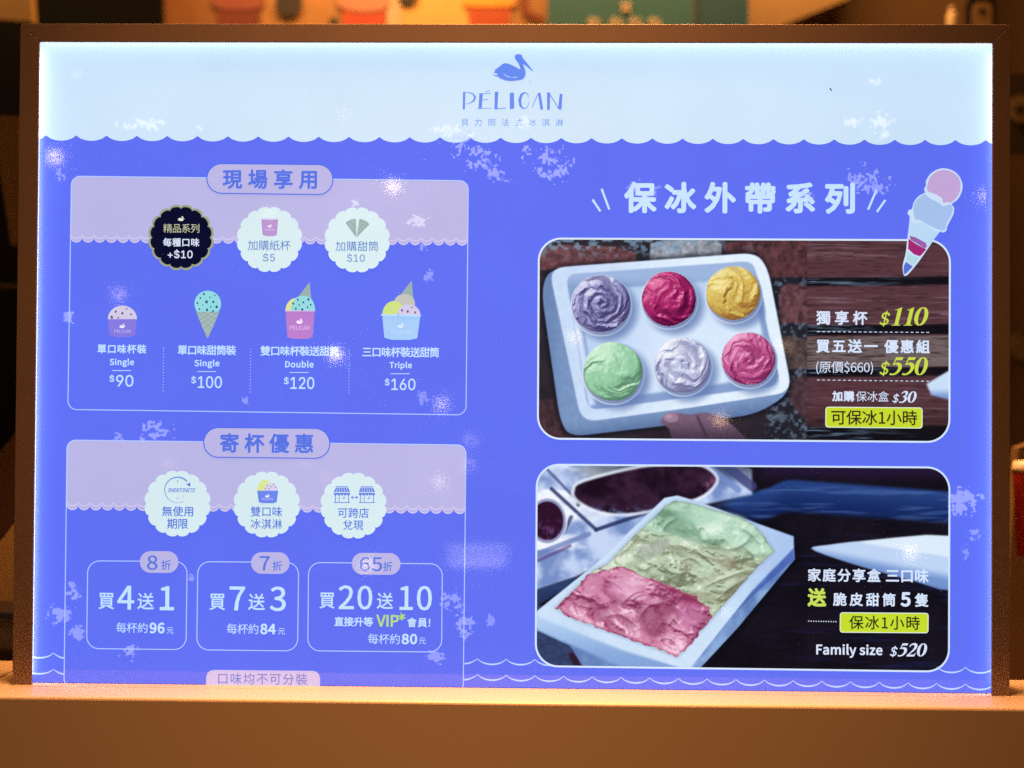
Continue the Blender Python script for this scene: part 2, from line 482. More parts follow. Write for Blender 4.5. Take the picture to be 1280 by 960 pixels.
def relief(h, scale):
    gy, gx = np.gradient(h * scale)
    n = np.stack([-gx, -gy, np.ones_like(h)], -1); n /= np.linalg.norm(n, axis=-1, keepdims=True)
    l = np.array([-0.42, -0.62, 0.66]); l /= np.linalg.norm(l)
    return n @ l, n
def scoop_fn(cx, cy, r, pal, seed, swirl=1.0, step=0.8, turn=1.0):
    dark, mid_, light = [np.array(c, float) for c in pal]
    def f(X, Yv):
        dx = (X - cx) / r; dy = (Yv - cy) / r
        wx = (fbm(dx * 2 + 9, dy * 2 + 3, seed) - .5); wy = (fbm(dx * 2 + 31, dy * 2 + 13, seed + 7) - .5)
        ux = dx + wx * .42; uy = dy + wy * .42
        ph = turn * 2.2 * np.hypot(ux, uy) + seed
        tx = ux * np.cos(ph) - uy * np.sin(ph); ty = ux * np.sin(ph) + uy * np.cos(ph)
        sm = fbm(tx * .9 + 30, ty * 2.7 + 30, seed + 21, 2)
        md = fbm(tx * 2.2 + 70, ty * 6.5 + 70, seed + 51, 2)
        fine = fbm(dx * 9 + 40, dy * 9 + 40, seed + 3, 2)
        R = np.hypot(dx, dy)
        dome = np.sqrt(np.clip(1.10 - R * R, 0.03, None))
        sp = np.sin(np.hypot(ux, uy) * 15 * turn + np.arctan2(uy, ux) + wx * 2)
        h = dome * 0.58 + .42 * sm + .035 * swirl * sp * sstep(1, .7, R) + .05 * md + .012 * fine
        sh, n = relief(h * r / step, 1.0)
        c = mix(dark, mid_, sstep(-.25, .66, sh)); c = mix(c, light, sstep(.62, 1.0, sh))
        c = mix(c, dark, sstep(.40, .24, sm) * .45)
        c = mix(c, dark, sstep(-.55, -1, sp) * .38 * swirl * sstep(.95, .7, R))
        c = mix(c, (240, 244, 255), sstep(.97, 1.0, sh) * .3)
        c = mix(c, dark * .8, sstep(.84, 1.02, R) * .55 * sstep(-.6, .6, dx + dy))
        c *= (0.95 + .10 * fine)[..., None]
        return c
    def m(X, Yv):
        dx = (X - cx) / r; dy = (Yv - cy) / r; th = np.arctan2(dy, dx)
        return np.hypot(dx, dy) < 0.985 + .05 * (vnoise(np.cos(th) * 2.2 + 8, np.sin(th) * 2.2 + 8, seed) - .5)
    return f, m

# ================================================================== the surface the sign stands on
wood = paint('warm_cream_laminate', (0.60, 0.41, 0.25), rough=0.40, vary=0.12, scale=7, fine=1400, bump=0.10)
ctr = empty('counter_ledge', 'cream counter ledge lit orange that the backlit sign stands on', 'counter')
box('front_board', (-1.1, -0.0285, -0.35), (1.1, -0.0066, 0.0), wood, ctr, bev=0.0018)
box('rear_strip', (-0.325, -0.0061, -0.35), (1.1, 0.030, -0.0004), wood, ctr, bev=0.0004)
box('rear_strip', (-1.1, -0.0061, -0.35), (-0.3256, 0.045, 0.0006), wood, ctr, bev=0.0004)

# ================================================================== the sign: case
sign = empty('menu_sign', 'backlit blue and white ice cream menu sign in a thin metal frame', 'sign')
metal = paint('warm_grey_metal', (0.25, 0.155, 0.11), rough=0.45, metallic=0.1, vary=0.18, scale=25, fine=1500, bump=0.15)
YF = -0.0045
o_tl, o_tr, o_bl, o_br = [U(*p, YF) for p in ((27, 30), (1262, 30), (13.5, 856), (1263.5, 868))]
i_tl, i_tr, i_bl, i_br = [U(*p, YF) for p in ((49.5, 52.5), (1241.5, 53.5), (39, 856), (1239.5, 868))]
zt = (o_tl[2] + o_tr[2]) / 2; zi = (i_tl[2] + i_tr[2]) / 2
xl = (o_tl[0] + o_bl[0]) / 2; xr = (o_tr[0] + o_br[0]) / 2
xil = (i_tl[0] + i_bl[0]) / 2; xir = (i_tr[0] + i_br[0]) / 2
R = 0.0028
def arc(cx, cz, r, a0, a1, n=6):
    return [(cx + r * math.cos(math.radians(a0 + (a1 - a0) * i / n)), cz + r * math.sin(math.radians(a0 + (a1 - a0) * i / n))) for i in range(n + 1)]
g = 0.00002
def lip(name, pts, wall):
    o = slab(name, pts, YF, -0.0034, metal, sign, bev=0.0005)
    return o
top = slab('top_rail', [(xil + g, zi), (xir - g, zi)] + arc(xr - R, zt - R, R, 45, 90, 4) + arc(xl + R, zt - R, R, 90, 135, 4), YF, -0.0034, metal, sign, bev=0.0003)
lft = slab('side_rail', [(xl, -0.001), (xil, -0.001), (xil, zi + g)] + arc(xl + R, zt - R, R, 135, 180, 4), YF, -0.0034, metal, sign, bev=0.0003)
rgt = slab('side_rail', [(xir, -0.001), (xr, -0.001)] + arc(xr - R, zt - R, R, 0, 45, 4) + [(xir, zi + g)], YF, -0.0034, metal, sign, bev=0.0003)
th = 0.0022                                     # outer walls of the case, behind the lips
box('case_wall', (xl + .004, -0.0034, zt - th), (xr - .004, 0.022, zt - .0002), metal, top)
box('case_wall', (xl + .0002, -0.0034, -0.001), (xl + th, 0.022, zt - .004), metal, lft)
box('case_wall', (xr - th, -0.0034, -0.001), (xr - .0002, 0.022, zt - .004), metal, rgt)
box('back_light_stop', (xl + th, 0.012, 0.0), (xr - th, 0.020, zt - th), metal, sign)  # unseen box, added to keep the panel's blue glow off the background

# ------------------------------------------------------------------ film colours (sRGB as lit)
BLUE = (91, 110, 240); HEAD = (197, 224, 248); LILAC = (177, 178, 228); PALE = (186, 222, 252)
CREAM = (204, 231, 240); INKB = (78, 112, 216); LINE = (172, 200, 255); LIME = (196, 226, 74)
WHITE = (226, 238, 252); NAVY = (8, 12, 44)

panel = slab('light_panel', [(xl + th + .0006, 0.0), (xr - th - .0006, 0.0), (xr - th - .0006, zt - th - .0006), (xl + th + .0006, zt - th - .0006)], 0.0, 0.010, film(BLUE), sign)

# white header with its scalloped lower edge
wave = [p for p in scallops((19.6, 169.0), (1270, 175.4), 33, 6.6) if 36 < p[0] < 1253]
flat('header_field', [[(36, 40), (1253, 40)] + wave[::-1]], HEAD, 1, panel)

# ------------------------------------------------------------------ logo
def L(*pts): return [(540 + x / 6.4, 40 + y / 6.4) for x, y in pts]
BIRD = L((812, 316), (770, 262), (724, 205), (722, 192), (712, 181), (690, 177), (666, 184), (661, 206), (676, 232), (693, 254), (703, 282), (706, 302),
         (680, 286), (640, 266), (612, 254), (585, 250), (566, 256), (546, 272), (514, 296), (498, 308), (508, 309), (492, 326), (520, 334), (528, 345),
         (500, 346), (484, 338), (492, 350), (524, 358), (552, 376), (590, 390), (640, 394), (690, 388), (722, 382), (740, 364), (749, 340), (748, 312), (738, 284), (728, 262), (738, 262), (770, 288), (800, 312))
emblem = flat('bird_emblem', [BIRD], INKB if 0 else (100, 136, 238), 3, sign)
flat('wing_line', stroke(L((570, 332), (590, 350), (612, 360), (636, 366)), [.3, .8, .8, .2]) + stroke(L((640, 362), (665, 364), (686, 360)), [.3, .9, .3]), HEAD, 4, emblem)
flat('trade_mark', stroke(circ(540 + 789 / 6.4, 40 + 396 / 6.4, 1.6, n=14), .5, True), (170, 190, 240), 3, emblem)
def q(*pts): return [L(*pts)]
LET = {
 'P': q((248, 480), (267, 480), (264, 620), (246, 620)) + stroke(L((252, 486), (290, 484), (325, 494), (345, 518), (338, 545), (312, 566), (272, 578)), [.6, .9, 1.6, 2.6, 2.4, 1.2, .5]),
 'E': q((380, 492), (407, 490), (399, 613), (372, 615)) + stroke(L((376, 496), (475, 491)), .8) + stroke(L((400, 545), (447, 540)), .8) + stroke(L((364, 613), (477, 610)), .8) + stroke(L((428, 482), (462, 469)), .9),
 'L': q((502, 478), (531, 478), (523, 619), (499, 621)) + stroke(L((505, 615), (594, 609)), 1.0),
 'I': q((622, 488), (655, 485), (659, 612), (622, 618)),
 'C': stroke(L((772, 522), (764, 494), (742, 486), (716, 500), (702, 545), (708, 590), (726, 610), (750, 611), (768, 592), (776, 560)), [.7, 1.0, 1.8, 3.2, 3.8, 3.2, 1.8, 1.0, .8, .6]),
 'A': stroke(L((852, 488), (802, 600)), .9) + q((846, 487), (868, 487), (890, 620), (868, 623)),
 'N': q((920, 485), (945, 484), (942, 622), (921, 625)) + stroke(L((936, 488), (1018, 620)), 1.1) + q((1022, 496), (1044, 495), (1036, 622), (1008, 617)),
}
for k in LET: flat('logo_letter', LET[k], (104, 138, 236), 3, emblem)
text('貝力岡法式冰淇淋', 576.5, 148.3, 704, 157.8, (112, 150, 226), 3, emblem, 'logo_subtitle')
flat('hair_speck', [[(1036.5, 110.5), (1038, 110), (1040, 113), (1039, 114)]], (60, 70, 90), 3, panel)

# ------------------------------------------------------------------ menu boxes on the left
def cup_logo(cx, cy, w, col, layer, parent, words=True):
    s = w / (812 - 484) * 6.4
    b = [((x - 640.6) * s + cx, (y - 84.7) * s + cy) for x, y in BIRD]
    flat('cup_bird', [b], col, layer, parent)
def pill(tl, tr, br, bl, r, words, tx, parent_col=LILAC):
    p = flat('title_pill', [rrect(tl, tr, br, bl, r, 10)], parent_col, 4, sign)
    flat('pill_outline', stroke(rrect(tl, tr, br, bl, r, 10), 1.3, True), (74, 104, 228), 5, p)
    text(words, *tx, (82, 112, 226), 6, p, 'title_lettering', bold=1.35)
    return p

b1 = flat('menu_box', [[(89.5, 232), (89.8, 227.5), (92, 223.5), (96, 221), (101, 220.3), (574, 225.8), (580, 227), (584, 230.5), (585.4, 236), (584.8, 301.5)] + scallops((88.2, 297.5), (584.8, 301.5), 34, 5.2, 6)[::-1]], LILAC, 1, sign)
flat('lace_line', stroke(scallops((88.4, 294.0), (584.8, 298.0), 34, 4.0, 6), .9), (214, 206, 240), 2, b1)
flat('lace_line', stroke(scallops((88.2, 297.5), (584.8, 301.5), 34, 5.2, 6), .9), (206, 204, 244), 2, b1)
flat('box_outline', stroke(rrect((89.5, 220.3), (585.5, 226), (582.5, 518.6), (85, 511.8), 11), 1.15, True), LINE, 3, b1)
pill((259, 204.5), (416.5, 206), (416.3, 243.6), (258.6, 241.6), 18.6, '現場享用', (278.5, 211.8, 396.5, 236.4))

b2 = flat('menu_box', [[(83.6, 563), (84, 558.5), (86, 554), (90, 551), (96, 550), (571, 556), (577, 557.2), (581, 560.5), (582.4, 566), (582, 637)] + scallops((83.2, 632), (582, 637), 34, 5.2, 6)[::-1]], LILAC, 1, sign)
flat('lace_line', stroke(scallops((83.4, 628.4), (582, 633.4), 34, 4.0, 6), .9), (214, 206, 240), 2, b2)
flat('lace_line', stroke(scallops((83.2, 632), (582, 637), 34, 5.2, 6), .9), (206, 204, 244), 2, b2)
flat('box_outline', stroke(rrect((84, 550), (582.6, 556.2), (579, 866), (80.2, 859), 11), 1.15, True), LINE, 3, b2)
pill((255, 534.2), (412.5, 535.6), (412.3, 573), (254.6, 571.4), 18.6, '寄杯優惠', (275.5, 541.6, 392, 566.2))

def badge(cx, cy, r, col=CREAM):
    return flat('scalloped_badge', [badge_outline(cx, cy, r)], col, 5, sign)
INKT = (84, 120, 196)
# black badge with gold rim
bd = badge(226.6, 297, 41.5, (150, 160, 132))
flat('badge_face', [badge_outline(226.6, 297, 38.6)], NAVY, 6, bd)
cup_logo(226.8, 273.5, 9, (226, 232, 226), 7, bd)
text('精品系列', 204.5, 280.0, 249.5, 291.2, (190, 196, 168), 7, bd, 'badge_lettering')
text('每種口味', 204.2, 297.6, 249.6, 308.4, (206, 222, 246), 7, bd, 'badge_lettering', bold=.5)
text('+$10', 210, 312, 241.2, 324.2, (206, 222, 246), 7, bd, 'badge_lettering', bold=.4, font='inter')
bd = badge(337, 299.5, 41)
flat('paper_cup', [[(326.8, 273.5), (348, 273.5), (346.4, 293.6), (342, 295.4), (333, 295.4), (328.4, 293.6)]], (176, 146, 208), 6, bd)
flat('cup_rim', [rrect((326.2, 271.8), (348.6, 271.8), (348.6, 274.6), (326.2, 274.6), 1)], (206, 214, 238), 7, bd)
cup_logo(337.4, 282.5, 6.5, (226, 226, 246), 7, bd)
text('PELICAN', 331.5, 286.2, 343, 288.6, (214, 206, 238), 7, bd, 'cup_lettering')
text('加購紙杯', 310, 300.4, 363.6, 313.2, INKT, 6, bd, 'badge_lettering')
text('$5', 329, 316.4, 344, 328, INKT, 6, bd, 'badge_lettering', font='inter')
bd = badge(446.6, 300, 41)
CONE = (146, 172, 172)
flat('cone_wedge', [[(445.6, 297), (432, 278.6), (436, 275.8), (440, 274.2), (445.2, 273.6)]], CONE, 6, bd)
flat('cone_wedge', [[(445.9, 297), (449.4, 273.6), (454, 274.8), (459, 277.4), (462, 280.4)]], CONE, 6, bd)
flat('waffle_line', stroke([(436, 279), (447.5, 291)], .35) + stroke([(440, 276), (449.5, 287)], .35) + stroke([(443, 275), (437, 282)], .35) + stroke([(458, 279), (446.5, 292)], .35) + stroke([(454, 276), (446.8, 287)], .35), (186, 206, 204), 7, bd)
text('加購甜筒', 419.6, 301.6, 473, 314.2, INKT, 6, bd, 'badge_lettering')
text('$10', 434, 317, 456, 328.4, INKT, 6, bd, 'badge_lettering', font='inter')
# lower badges
bd = badge(222, 629.5, 41.5)
n = 26
flat('clock_arrow', stroke(circ(222.2, 612.4, 16, n=n, a0=60, a1=318), [0.4 + 1.5 * (i / n) ** 1.2 for i in range(n + 1)]), (104, 142, 228), 6, bd)
flat('arrow_head', [[(238.2, 608.4), (232.4, 604.6), (235.6, 604.6), (238.2, 602.6)]], (84, 112, 214), 7, bd)
flat('clock_tick', stroke([(222.4, 600), (222.4, 603)], .9) + stroke([(222.2, 621.4), (222.2, 624)], .8) + stroke([(229.4, 619.4), (230.4, 620.6)], .8), (110, 140, 200), 6, bd)
text('INDEFINITE', 210, 610.2, 245, 615, (92, 122, 214), 7, bd, 'badge_lettering', bold=.25, font='inter', shear=.25)
text('無使用', 203, 632.6, 241.8, 645.4, INKB, 6, bd, 'badge_lettering', bold=.3)
text('期限', 209.2, 648.2, 235.4, 661, INKB, 6, bd, 'badge_lettering', bold=.3)
bd = badge(333.6, 630.6, 41.5)
flat('lime_scoop', [circ(331.4, 613.6, 10, 14, 20, 180, 360)], (206, 226, 150), 6, bd)
flat('berry_scoop', [circ(339.4, 614.2, 9, 11, 20, 180, 360)], (206, 206, 236), 7, bd)
flat('chocolate_chip', [circ(x, y, .8, n=6) for x, y in ((334.5, 607), (339, 608.2), (344.6, 608.6), (332, 610.6), (336.6, 611), (342, 605))], (110, 96, 150), 8, bd)
flat('paper_cup', [[(321.8, 613.2), (348.2, 613.2), (346.2, 627.4), (342, 628.8), (328, 628.8), (323.8, 627.4)]], (104, 132, 238), 8, bd)
cup_logo(334.6, 619.6, 6.5, (230, 236, 252), 9, bd)
text('PELICAN', 328, 622.4, 341.6, 625, (200, 214, 250), 9, bd, 'cup_lettering')
text('雙口味', 313.6, 633, 353, 645.6, INKB, 6, bd, 'badge_lettering', bold=.2)
text('冰淇淋', 313.6, 648.6, 353, 661, INKB, 6, bd, 'badge_lettering', bold=.2)
bd = badge(442, 632, 41.5)
for sx in (417.4, 448.6):
    w = 20.4
    aw = [[(sx, 614.8), (sx + 2.6, 609.4), (sx + w - 2.6, 609.4), (sx + w, 614.8)]]
    aw += stroke([(sx + 2.4, 608.2), (sx + w - 2.6, 608.2)], .9)
    sc = scallops((sx, 617.6), (sx + w, 617.6), 5, 1.8, 5)
    aw += [[(sx, 616)] + sc + [(sx + w, 616)]]
    aw += stroke([(sx + 2, 617), (sx + 2, 627.6)], 1) + stroke([(sx + w - 2, 617), (sx + w - 2, 627.6)], 1) + stroke([(sx, 628), (sx + w, 628)], 1) + stroke([(sx + 7, 619), (sx + 7, 627.6)], .7)
    aw += stroke([(sx + 5, 622), (sx + 5, 624)], .8) + stroke([(sx + 11, 623.6), (sx + 13, 620.8)], .7) + stroke([(sx + 12.4, 624), (sx + 14.4, 621)], .7)
    flat('shop_icon', aw, (98, 126, 226), 6, bd)
    flat('awning_stripe', [s for k in range(5) for s in stroke([(sx + 3.4 + k * 3.4, 614.4), (sx + 4.8 + k * 2.7, 609.8)], .6)], CREAM, 7, bd)
flat('double_arrow', stroke([(440, 621.6), (446.6, 621.6)], .8) + [[(438.4, 621.6), (441.4, 619.6), (441.4, 623.6)], [(448.2, 621.6), (445.2, 619.6), (445.2, 623.6)]], (98, 126, 226), 6, bd)
text('可跨店', 422.4, 634.6, 461.2, 647.2, INKB, 6, bd, 'badge_lettering', bold=.2)
text('兌現', 429, 650, 454.4, 662.2, INKB, 6, bd, 'badge_lettering', bold=.2)

# ---- the four menu items
def chips(pts, col, layer, parent, s=1.0):
    flat('chocolate_chip', [circ(x, y, r * s, r * s * 1.25, 7) for x, y, r in pts], col, layer, parent)
def waffle(parent, tri, layer, a, b, c):
    flat('waffle_line', [s for p in c for s in stroke(p, .5)], (176, 196, 190), layer, parent)
def words(it, name, nx, en, ex, ln, price, px_):
    text(name, *nx, PALE, 3, it, 'item_name', bold=.55)
    text(en, *ex, PALE, 3, it, 'item_size_name', bold=.6)
    flat('underline', stroke([(ln[0], ln[2]), (ln[1], ln[2])], .9), PALE, 3, it)
    dx = px_[0]; w = px_[2] - px_[0]
    text('$', dx, px_[1] + .2, dx + 6, px_[3] - 4.6, PALE, 3, it, 'price_figures', font='inter', bold=.35)
    text(price, dx + 8.2, px_[1] + .6, px_[2], px_[3] + .4, PALE, 3, it, 'price_figures', font='inter', bold=.4)

it = flat('cup_picture', [[(135.2, 398.6), (171.2, 399.2), (169, 419), (162, 421.6), (145, 421.6), (137, 418.6)]], (128, 118, 220), 2, sign)
flat('berry_scoop', [circ(153.2, 399, 18.2, 17, 26, 180, 360)], (200, 198, 226), 3, it)
chips([(145, 389.6, 1.3), (153.2, 391.6, 1.4), (164, 393, 1.1), (140, 396.6, 1.6), (148, 397.2, 1), (158.6, 386, .9)], (84, 74, 128), 4, it)
cup_logo(153, 407.4, 8.4, (226, 230, 250), 3, it)
text('PELICAN', 143, 412, 163.4, 416, (190, 190, 240), 3, it, 'cup_lettering')
words(it, '單口味杯裝', (122, 430.4, 183.2, 442), 'Single', (137.2, 448, 167.8, 459), (140.6, 164, 463.2), '90', (137, 468, 167, 483))
it = flat('cone_picture', [[(245.2, 389.6), (274.4, 389.6), (260.6, 421.8), (259.4, 423), (258.4, 421.8)]], CONE, 2, sign)
flat('mint_scoop', [circ(259.8, 379.8, 16.6, 16.4, 34, -218, 38)], (140, 214, 224), 3, it)
chips([(255, 367.6, 1.3), (262.6, 371.6, .9), (268.6, 369.4, .9), (250.6, 372.6, 1), (258.4, 377.4, 1.7), (266.8, 377.4, 1.4), (247, 379, 1.1), (271, 383.6, 1.6), (263.8, 383.4, .9), (249.6, 386.4, 1), (259, 387.4, 1.5), (266.6, 389, 1.2), (253.6, 381.4, .7)], (30, 92, 128), 4, it)
flat('waffle_line', [s for p in ([(246.5, 392), (266, 408)], [(250, 390.2), (269, 402.5)], [(258, 390.2), (272, 397)], [(249, 399), (263, 414)], [(252, 407), (261.5, 418)], [(273, 392), (253.5, 408)], [(269.5, 390.2), (250.4, 402.5)], [(261.5, 390.2), (247.6, 397)], [(270.6, 399), (256.4, 414)], [(267.4, 407), (258, 418)]) for s in stroke(p, .55)], (178, 198, 194), 3, it)
words(it, '單口味甜筒裝', (222.4, 431.4, 295.2, 444), 'Single', (243.2, 449.4, 274.6, 460.4), (247, 270.4, 464.4), '100', (239.2, 469.6, 277.6, 484.8))
it = flat('cup_picture', [[(357, 388.6), (393.4, 388.6), (390.6, 421.4), (384, 423.6), (366, 423.6), (359.2, 421.4)]], (178, 124, 204), 2, sign)
flat('waffle_cone', [[(387, 352.6), (389.2, 373.6), (372.6, 371.4)]], CONE, 2, it)
flat('lemon_scoop', [circ(370, 388.2, 13, 15.6, 20, 180, 360)], (206, 220, 150), 3, it)
flat('mint_scoop', [spline([(363.5, 388), (366, 378), (372, 371.2), (381, 370), (389, 373.4), (393, 381), (394, 388)], 4, False) + [(393, 388.6), (364, 388.6)]], (140, 212, 222), 4, it)
chips([(366.6, 379.4, 1.3), (372.6, 374.6, 1.2), (379.4, 378, 1.2), (385.6, 374.4, 1.4), (370, 386, 1.2), (378, 387.4, 1.7), (388.6, 381, 1.1), (374.2, 381.4, .9), (384.6, 384, 1)], (30, 92, 128), 5, it)
flat('cup_rim', stroke([(356.4, 388.8), (394, 388.8)], 1.1), (206, 180, 226), 6, it)
cup_logo(374.6, 401.6, 9.6, (236, 236, 252), 3, it)
text('PELICAN', 362.4, 407, 387, 412.6, (214, 190, 232), 3, it, 'cup_lettering')
words(it, '雙口味杯裝送甜筒', (325.6, 432.4, 424, 445), 'Double', (356.6, 450.8, 392.2, 459.6), (362, 385.8, 465.6), '120', (355, 470.6, 393, 486))
it = flat('cup_picture', [[(477.8, 393.4), (525.4, 394.6), (521.6, 422.8), (512, 425), (490, 424.8), (480.4, 422.2)]], (158, 200, 246), 2, sign)
flat('waffle_cone', [[(514.6, 350.6), (516.6, 373.6), (499.4, 370.4)]], CONE, 2, it)
flat('caramel_scoop', [circ(505.6, 379.4, 13.2, 12, 30)], (182, 190, 186), 3, it)
flat('lemon_scoop', [circ(492.4, 393.4, 14.4, 17, 24, 180, 360)], (194, 218, 132), 4, it)
flat('berry_scoop', [circ(510.8, 394.4, 14.8, 14, 24, 180, 360)], (198, 196, 228), 5, it)
chips([(502.6, 388, 1.3), (509.8, 389.4, 1.4), (519, 390.6, 1.2), (498, 394, 1.4), (505.4, 394.4, 1), (515, 384.6, .9)], (92, 76, 120), 6, it)
flat('cup_rim', stroke([(476.4, 393.6), (526.2, 394.8)], 1.8), (176, 212, 248), 7, it)
cup_logo(501, 407, 9.2, (206, 228, 252), 3, it)
text('PELICAN', 488.6, 412.4, 513.6, 417.6, (176, 212, 250), 3, it, 'cup_lettering')
words(it, '三口味杯裝送甜筒', (453, 433.8, 549, 446.6), 'Triple', (486.8, 452, 515, 462.4), (488.4, 512.2, 467.2), '160', (481, 472.6, 519.4, 487.4))
for xa, ya, xb, yb in ((204.6, 435, 204, 488.6), (313.6, 436.4, 312.8, 490), (436.8, 438, 436, 491.4)):
    nd = 14
    flat('dotted_divider', [circ(xa + (xb - xa) * i / nd, ya + (yb - ya) * i / nd, .58, .8, 6) for i in range(nd + 1)], LINE, 2, sign)

# ---- the three offers
def offer(tl, tr, br, bl, pl, num, nx, zx):
    o = flat('offer_outline', stroke(rrect(tl, tr, br, bl, 15, 8), 1.15, True), LINE, 2, sign)
    p = flat('offer_pill', [rrect(*pl, 13.2, 9)], LILAC, 3, o)
    text(num, *nx, (86, 116, 222), 4, o, 'discount_figure', bold=.5)
    text('折', *zx, (86, 116, 222), 4, o, 'discount_character', bold=.3)
    return o
def each(o, items):
    for s, bx, bold in items: text(s, *bx, PALE, 3, o, 'offer_lettering', bold=bold)
o = offer((109.8, 701), (234, 701.8), (232.6, 812), (108.4, 810.6), ((175, 688.8), (223, 689), (223, 716.2), (175, 715.8)), '8', (184, 694, 197.4, 712.4), (201.8, 700, 213.8, 712.2))
each(o, [('買', (123.4, 741, 143, 761.4), .5), ('4', (146.8, 732, 168, 762), 1.0), ('送', (171.8, 741, 192.6, 761.8), .5), ('1', (200, 732.6, 217.8, 762.8), 1.2),
         ('每杯約', (145.4, 778, 184.6, 791), 0), ('96', (187, 778, 206, 791.8), 1.2), ('元', (208.4, 784, 217, 792), 0)])
o = offer((247.4, 702), (373.4, 703), (372, 813.6), (246, 812.2), ((314, 690), (362, 690.4), (362, 717.4), (314, 717)), '7', (324.6, 695, 337.4, 713), (340.8, 701.2, 352.6, 713.4))
each(o, [('買', (262, 742, 281.6, 762.4), .5), ('7', (287, 733, 306.4, 763), 1.0), ('送', (310.4, 742, 331.2, 762.6), .5), ('3', (337.4, 733, 357.6, 764), 1.0),
         ('每杯約', (283.6, 779.4, 323, 792.4), 0), ('84', (325.4, 779.4, 345, 793), 1.2), ('元', (347.6, 785.2, 356.4, 793), 0)])
o = offer((385.8, 703), (553, 704.8), (552, 815), (384.8, 813.4), ((440, 690.8), (500.6, 691.4), (500.6, 718.6), (440, 718)), '65', (449.6, 696, 478, 714), (479, 702, 490.6, 714.2))
each(o, [('買', (399.4, 740.6, 418.6, 760.6), .5), ('20', (423.4, 731.6, 465.6, 762), .9), ('送', (471, 740.8, 491.6, 761.2), .5), ('10', (499.4, 732, 540, 763), .9),
         ('直接升等', (418, 771, 466.4, 783), .6), ('會員!', (509, 772, 538, 784), .5), ('每杯約', (460, 792, 499.8, 805), 0), ('80', (502, 792, 521.6, 805.4), 1.2), ('元', (523.8, 797, 532.4, 805), 0)])
text('VIP', 470.4, 768.4, 498.6, 783.4, (176, 214, 132), 3, o, 'vip_lettering', bold=1.0)
flat('vip_leaf', [[(497, 774.6), (500.6, 772), (496.4, 768.6), (501, 769.4), (501.2, 764.4), (503, 768), (507.4, 767.6), (504.6, 770.4), (508, 773), (504.2, 772.8), (503, 776), (500.4, 773.4)]], (166, 210, 110), 4, o)
tagp = flat('notice_tab', [[(257.6, 856.5), (258, 846), (259.6, 841), (263, 838.2), (268, 837.2), (391, 838.4), (396, 839.6), (399, 843), (400.2, 848), (400.2, 858)]], (196, 186, 228), 4, sign)
text('口味均不可分裝', 273, 841.2, 384.4, 855.6, (118, 126, 200), 5, tagp, 'notice_lettering', bold=.2)

# ---- wave lines along the bottom
def waves(a, b, nn, depth, wmax, name='wave_line', y=None):
    for i in range(nn):
        p = np.array(a, float) + (np.array(b, float) - np.array(a, float)) * i / nn
        r = np.array(a, float) + (np.array(b, float) - np.array(a, float)) * (i + 1) / nn
        m = 10
        pts = [(p[0] + (r[0] - p[0]) * k / m, p[1] + (r[1] - p[1]) * k / m + depth * (1 - (2 * k / m - 1) ** 2) ** .75) for k in range(m + 1)]
        flat(name, stroke(pts, [.7 + (wmax - .7) * math.sin(math.pi * k / m) for k in range(m + 1)]), (176, 208, 254), 2, panel)
def wave_part(x0, x1, y0, y1, depth=7, w=2.4, clip=None):
    waves((x0, y0), (x1, y1), max(1, round((x1 - x0) / 35.8)), depth, w)
waves((31.4, 815.6), (67, 816), 1, 6.4, 2.2); waves((31.4, 836), (67, 836.4), 1, 6.0, 2.0)
flat('wave_line', stroke([(67, 816), (70.5, 819), (75, 821.4), (80.6, 822.6)], [.7, 1.2, 1.8, 2.2]), (176, 208, 254), 2, panel)
flat('wave_line', stroke([(67, 836.4), (70.5, 839.2), (75, 841.6), (80.4, 842.6)], [.7, 1.2, 1.8, 2]), (176, 208, 254), 2, panel)
flat('wave_line', stroke([(580.6, 829.6), (586, 829), (592, 826.6), (597, 823.4)], [2, 1.8, 1.2, .7]), (176, 208, 254), 2, panel)
flat('wave_line', stroke([(580.2, 849.6), (586, 848.8), (592, 846.4), (597, 843)], [2, 1.8, 1.2, .7]), (176, 208, 254), 2, panel)
waves((597, 823.4), (668.4, 824.2), 2, 6.8, 2.0)
flat('wave_line', stroke([(668.4, 824.2), (673, 828), (680, 831), (690, 831.8)], [.7, 1.4, 1.8, 2]), (176, 208, 254), 2, panel)
waves((597, 843), (1242.4, 855.4), 18, 6.8, 2.1)
waves((1171, 833.4), (1242.4, 834.6), 2, 6.8, 2.0)

# ------------------------------------------------------------------ right half: title, cone sticker
hd = text('保冰外帶系列', 780, 227.6, 1068.6, 267.2, (190, 222, 250), 3, sign, 'series_title', bold=3.0)
for a_, b_ in (((740.6, 249.4), (750.4, 264.2)), ((752, 236.2), (761.6, 262)), ((1095.6, 237), (1085, 262.2)), ((1106.6, 250), (1096, 265))):
    flat('accent_slash', stroke([a_, b_], 2.7), (190, 222, 250), 3, hd)

# ================================================================== printed photograph: six-pack box
def rr_mask(tl, tr, br, bl, r):
    poly = rrect(tl, tr, br, bl, r)
    return lambda X, Yv: inpoly(X, Yv, poly)
Q1 = ((673.6, 298.2), (1187.2, 300.4), (1186.4, 552.6), (672.2, 548.2))
TUB = spline([(690, 345), (704, 334), (800, 327), (939, 318), (956, 329), (972, 404), (988, 482), (985, 493), (950, 516), (840, 531), (735, 543), (714, 542), (702, 534), (690, 452), (678, 368)], 1)
def soft(pts, r):
    out = []; P = [np.array(p, float) for p in pts]; n = len(P)
    for i in range(n):
        p = P[i]; a = P[i - 1] - p; b = P[(i + 1) % n] - p
        la = np.linalg.norm(a); lb_ = np.linalg.norm(b); a = a / la * min(r, la * .45); b = b / lb_ * min(r, lb_ * .45)
        for t in np.linspace(0, 1, 6): out.append(tuple(p + a * (1 - t) ** 2 + b * t ** 2))
    return out
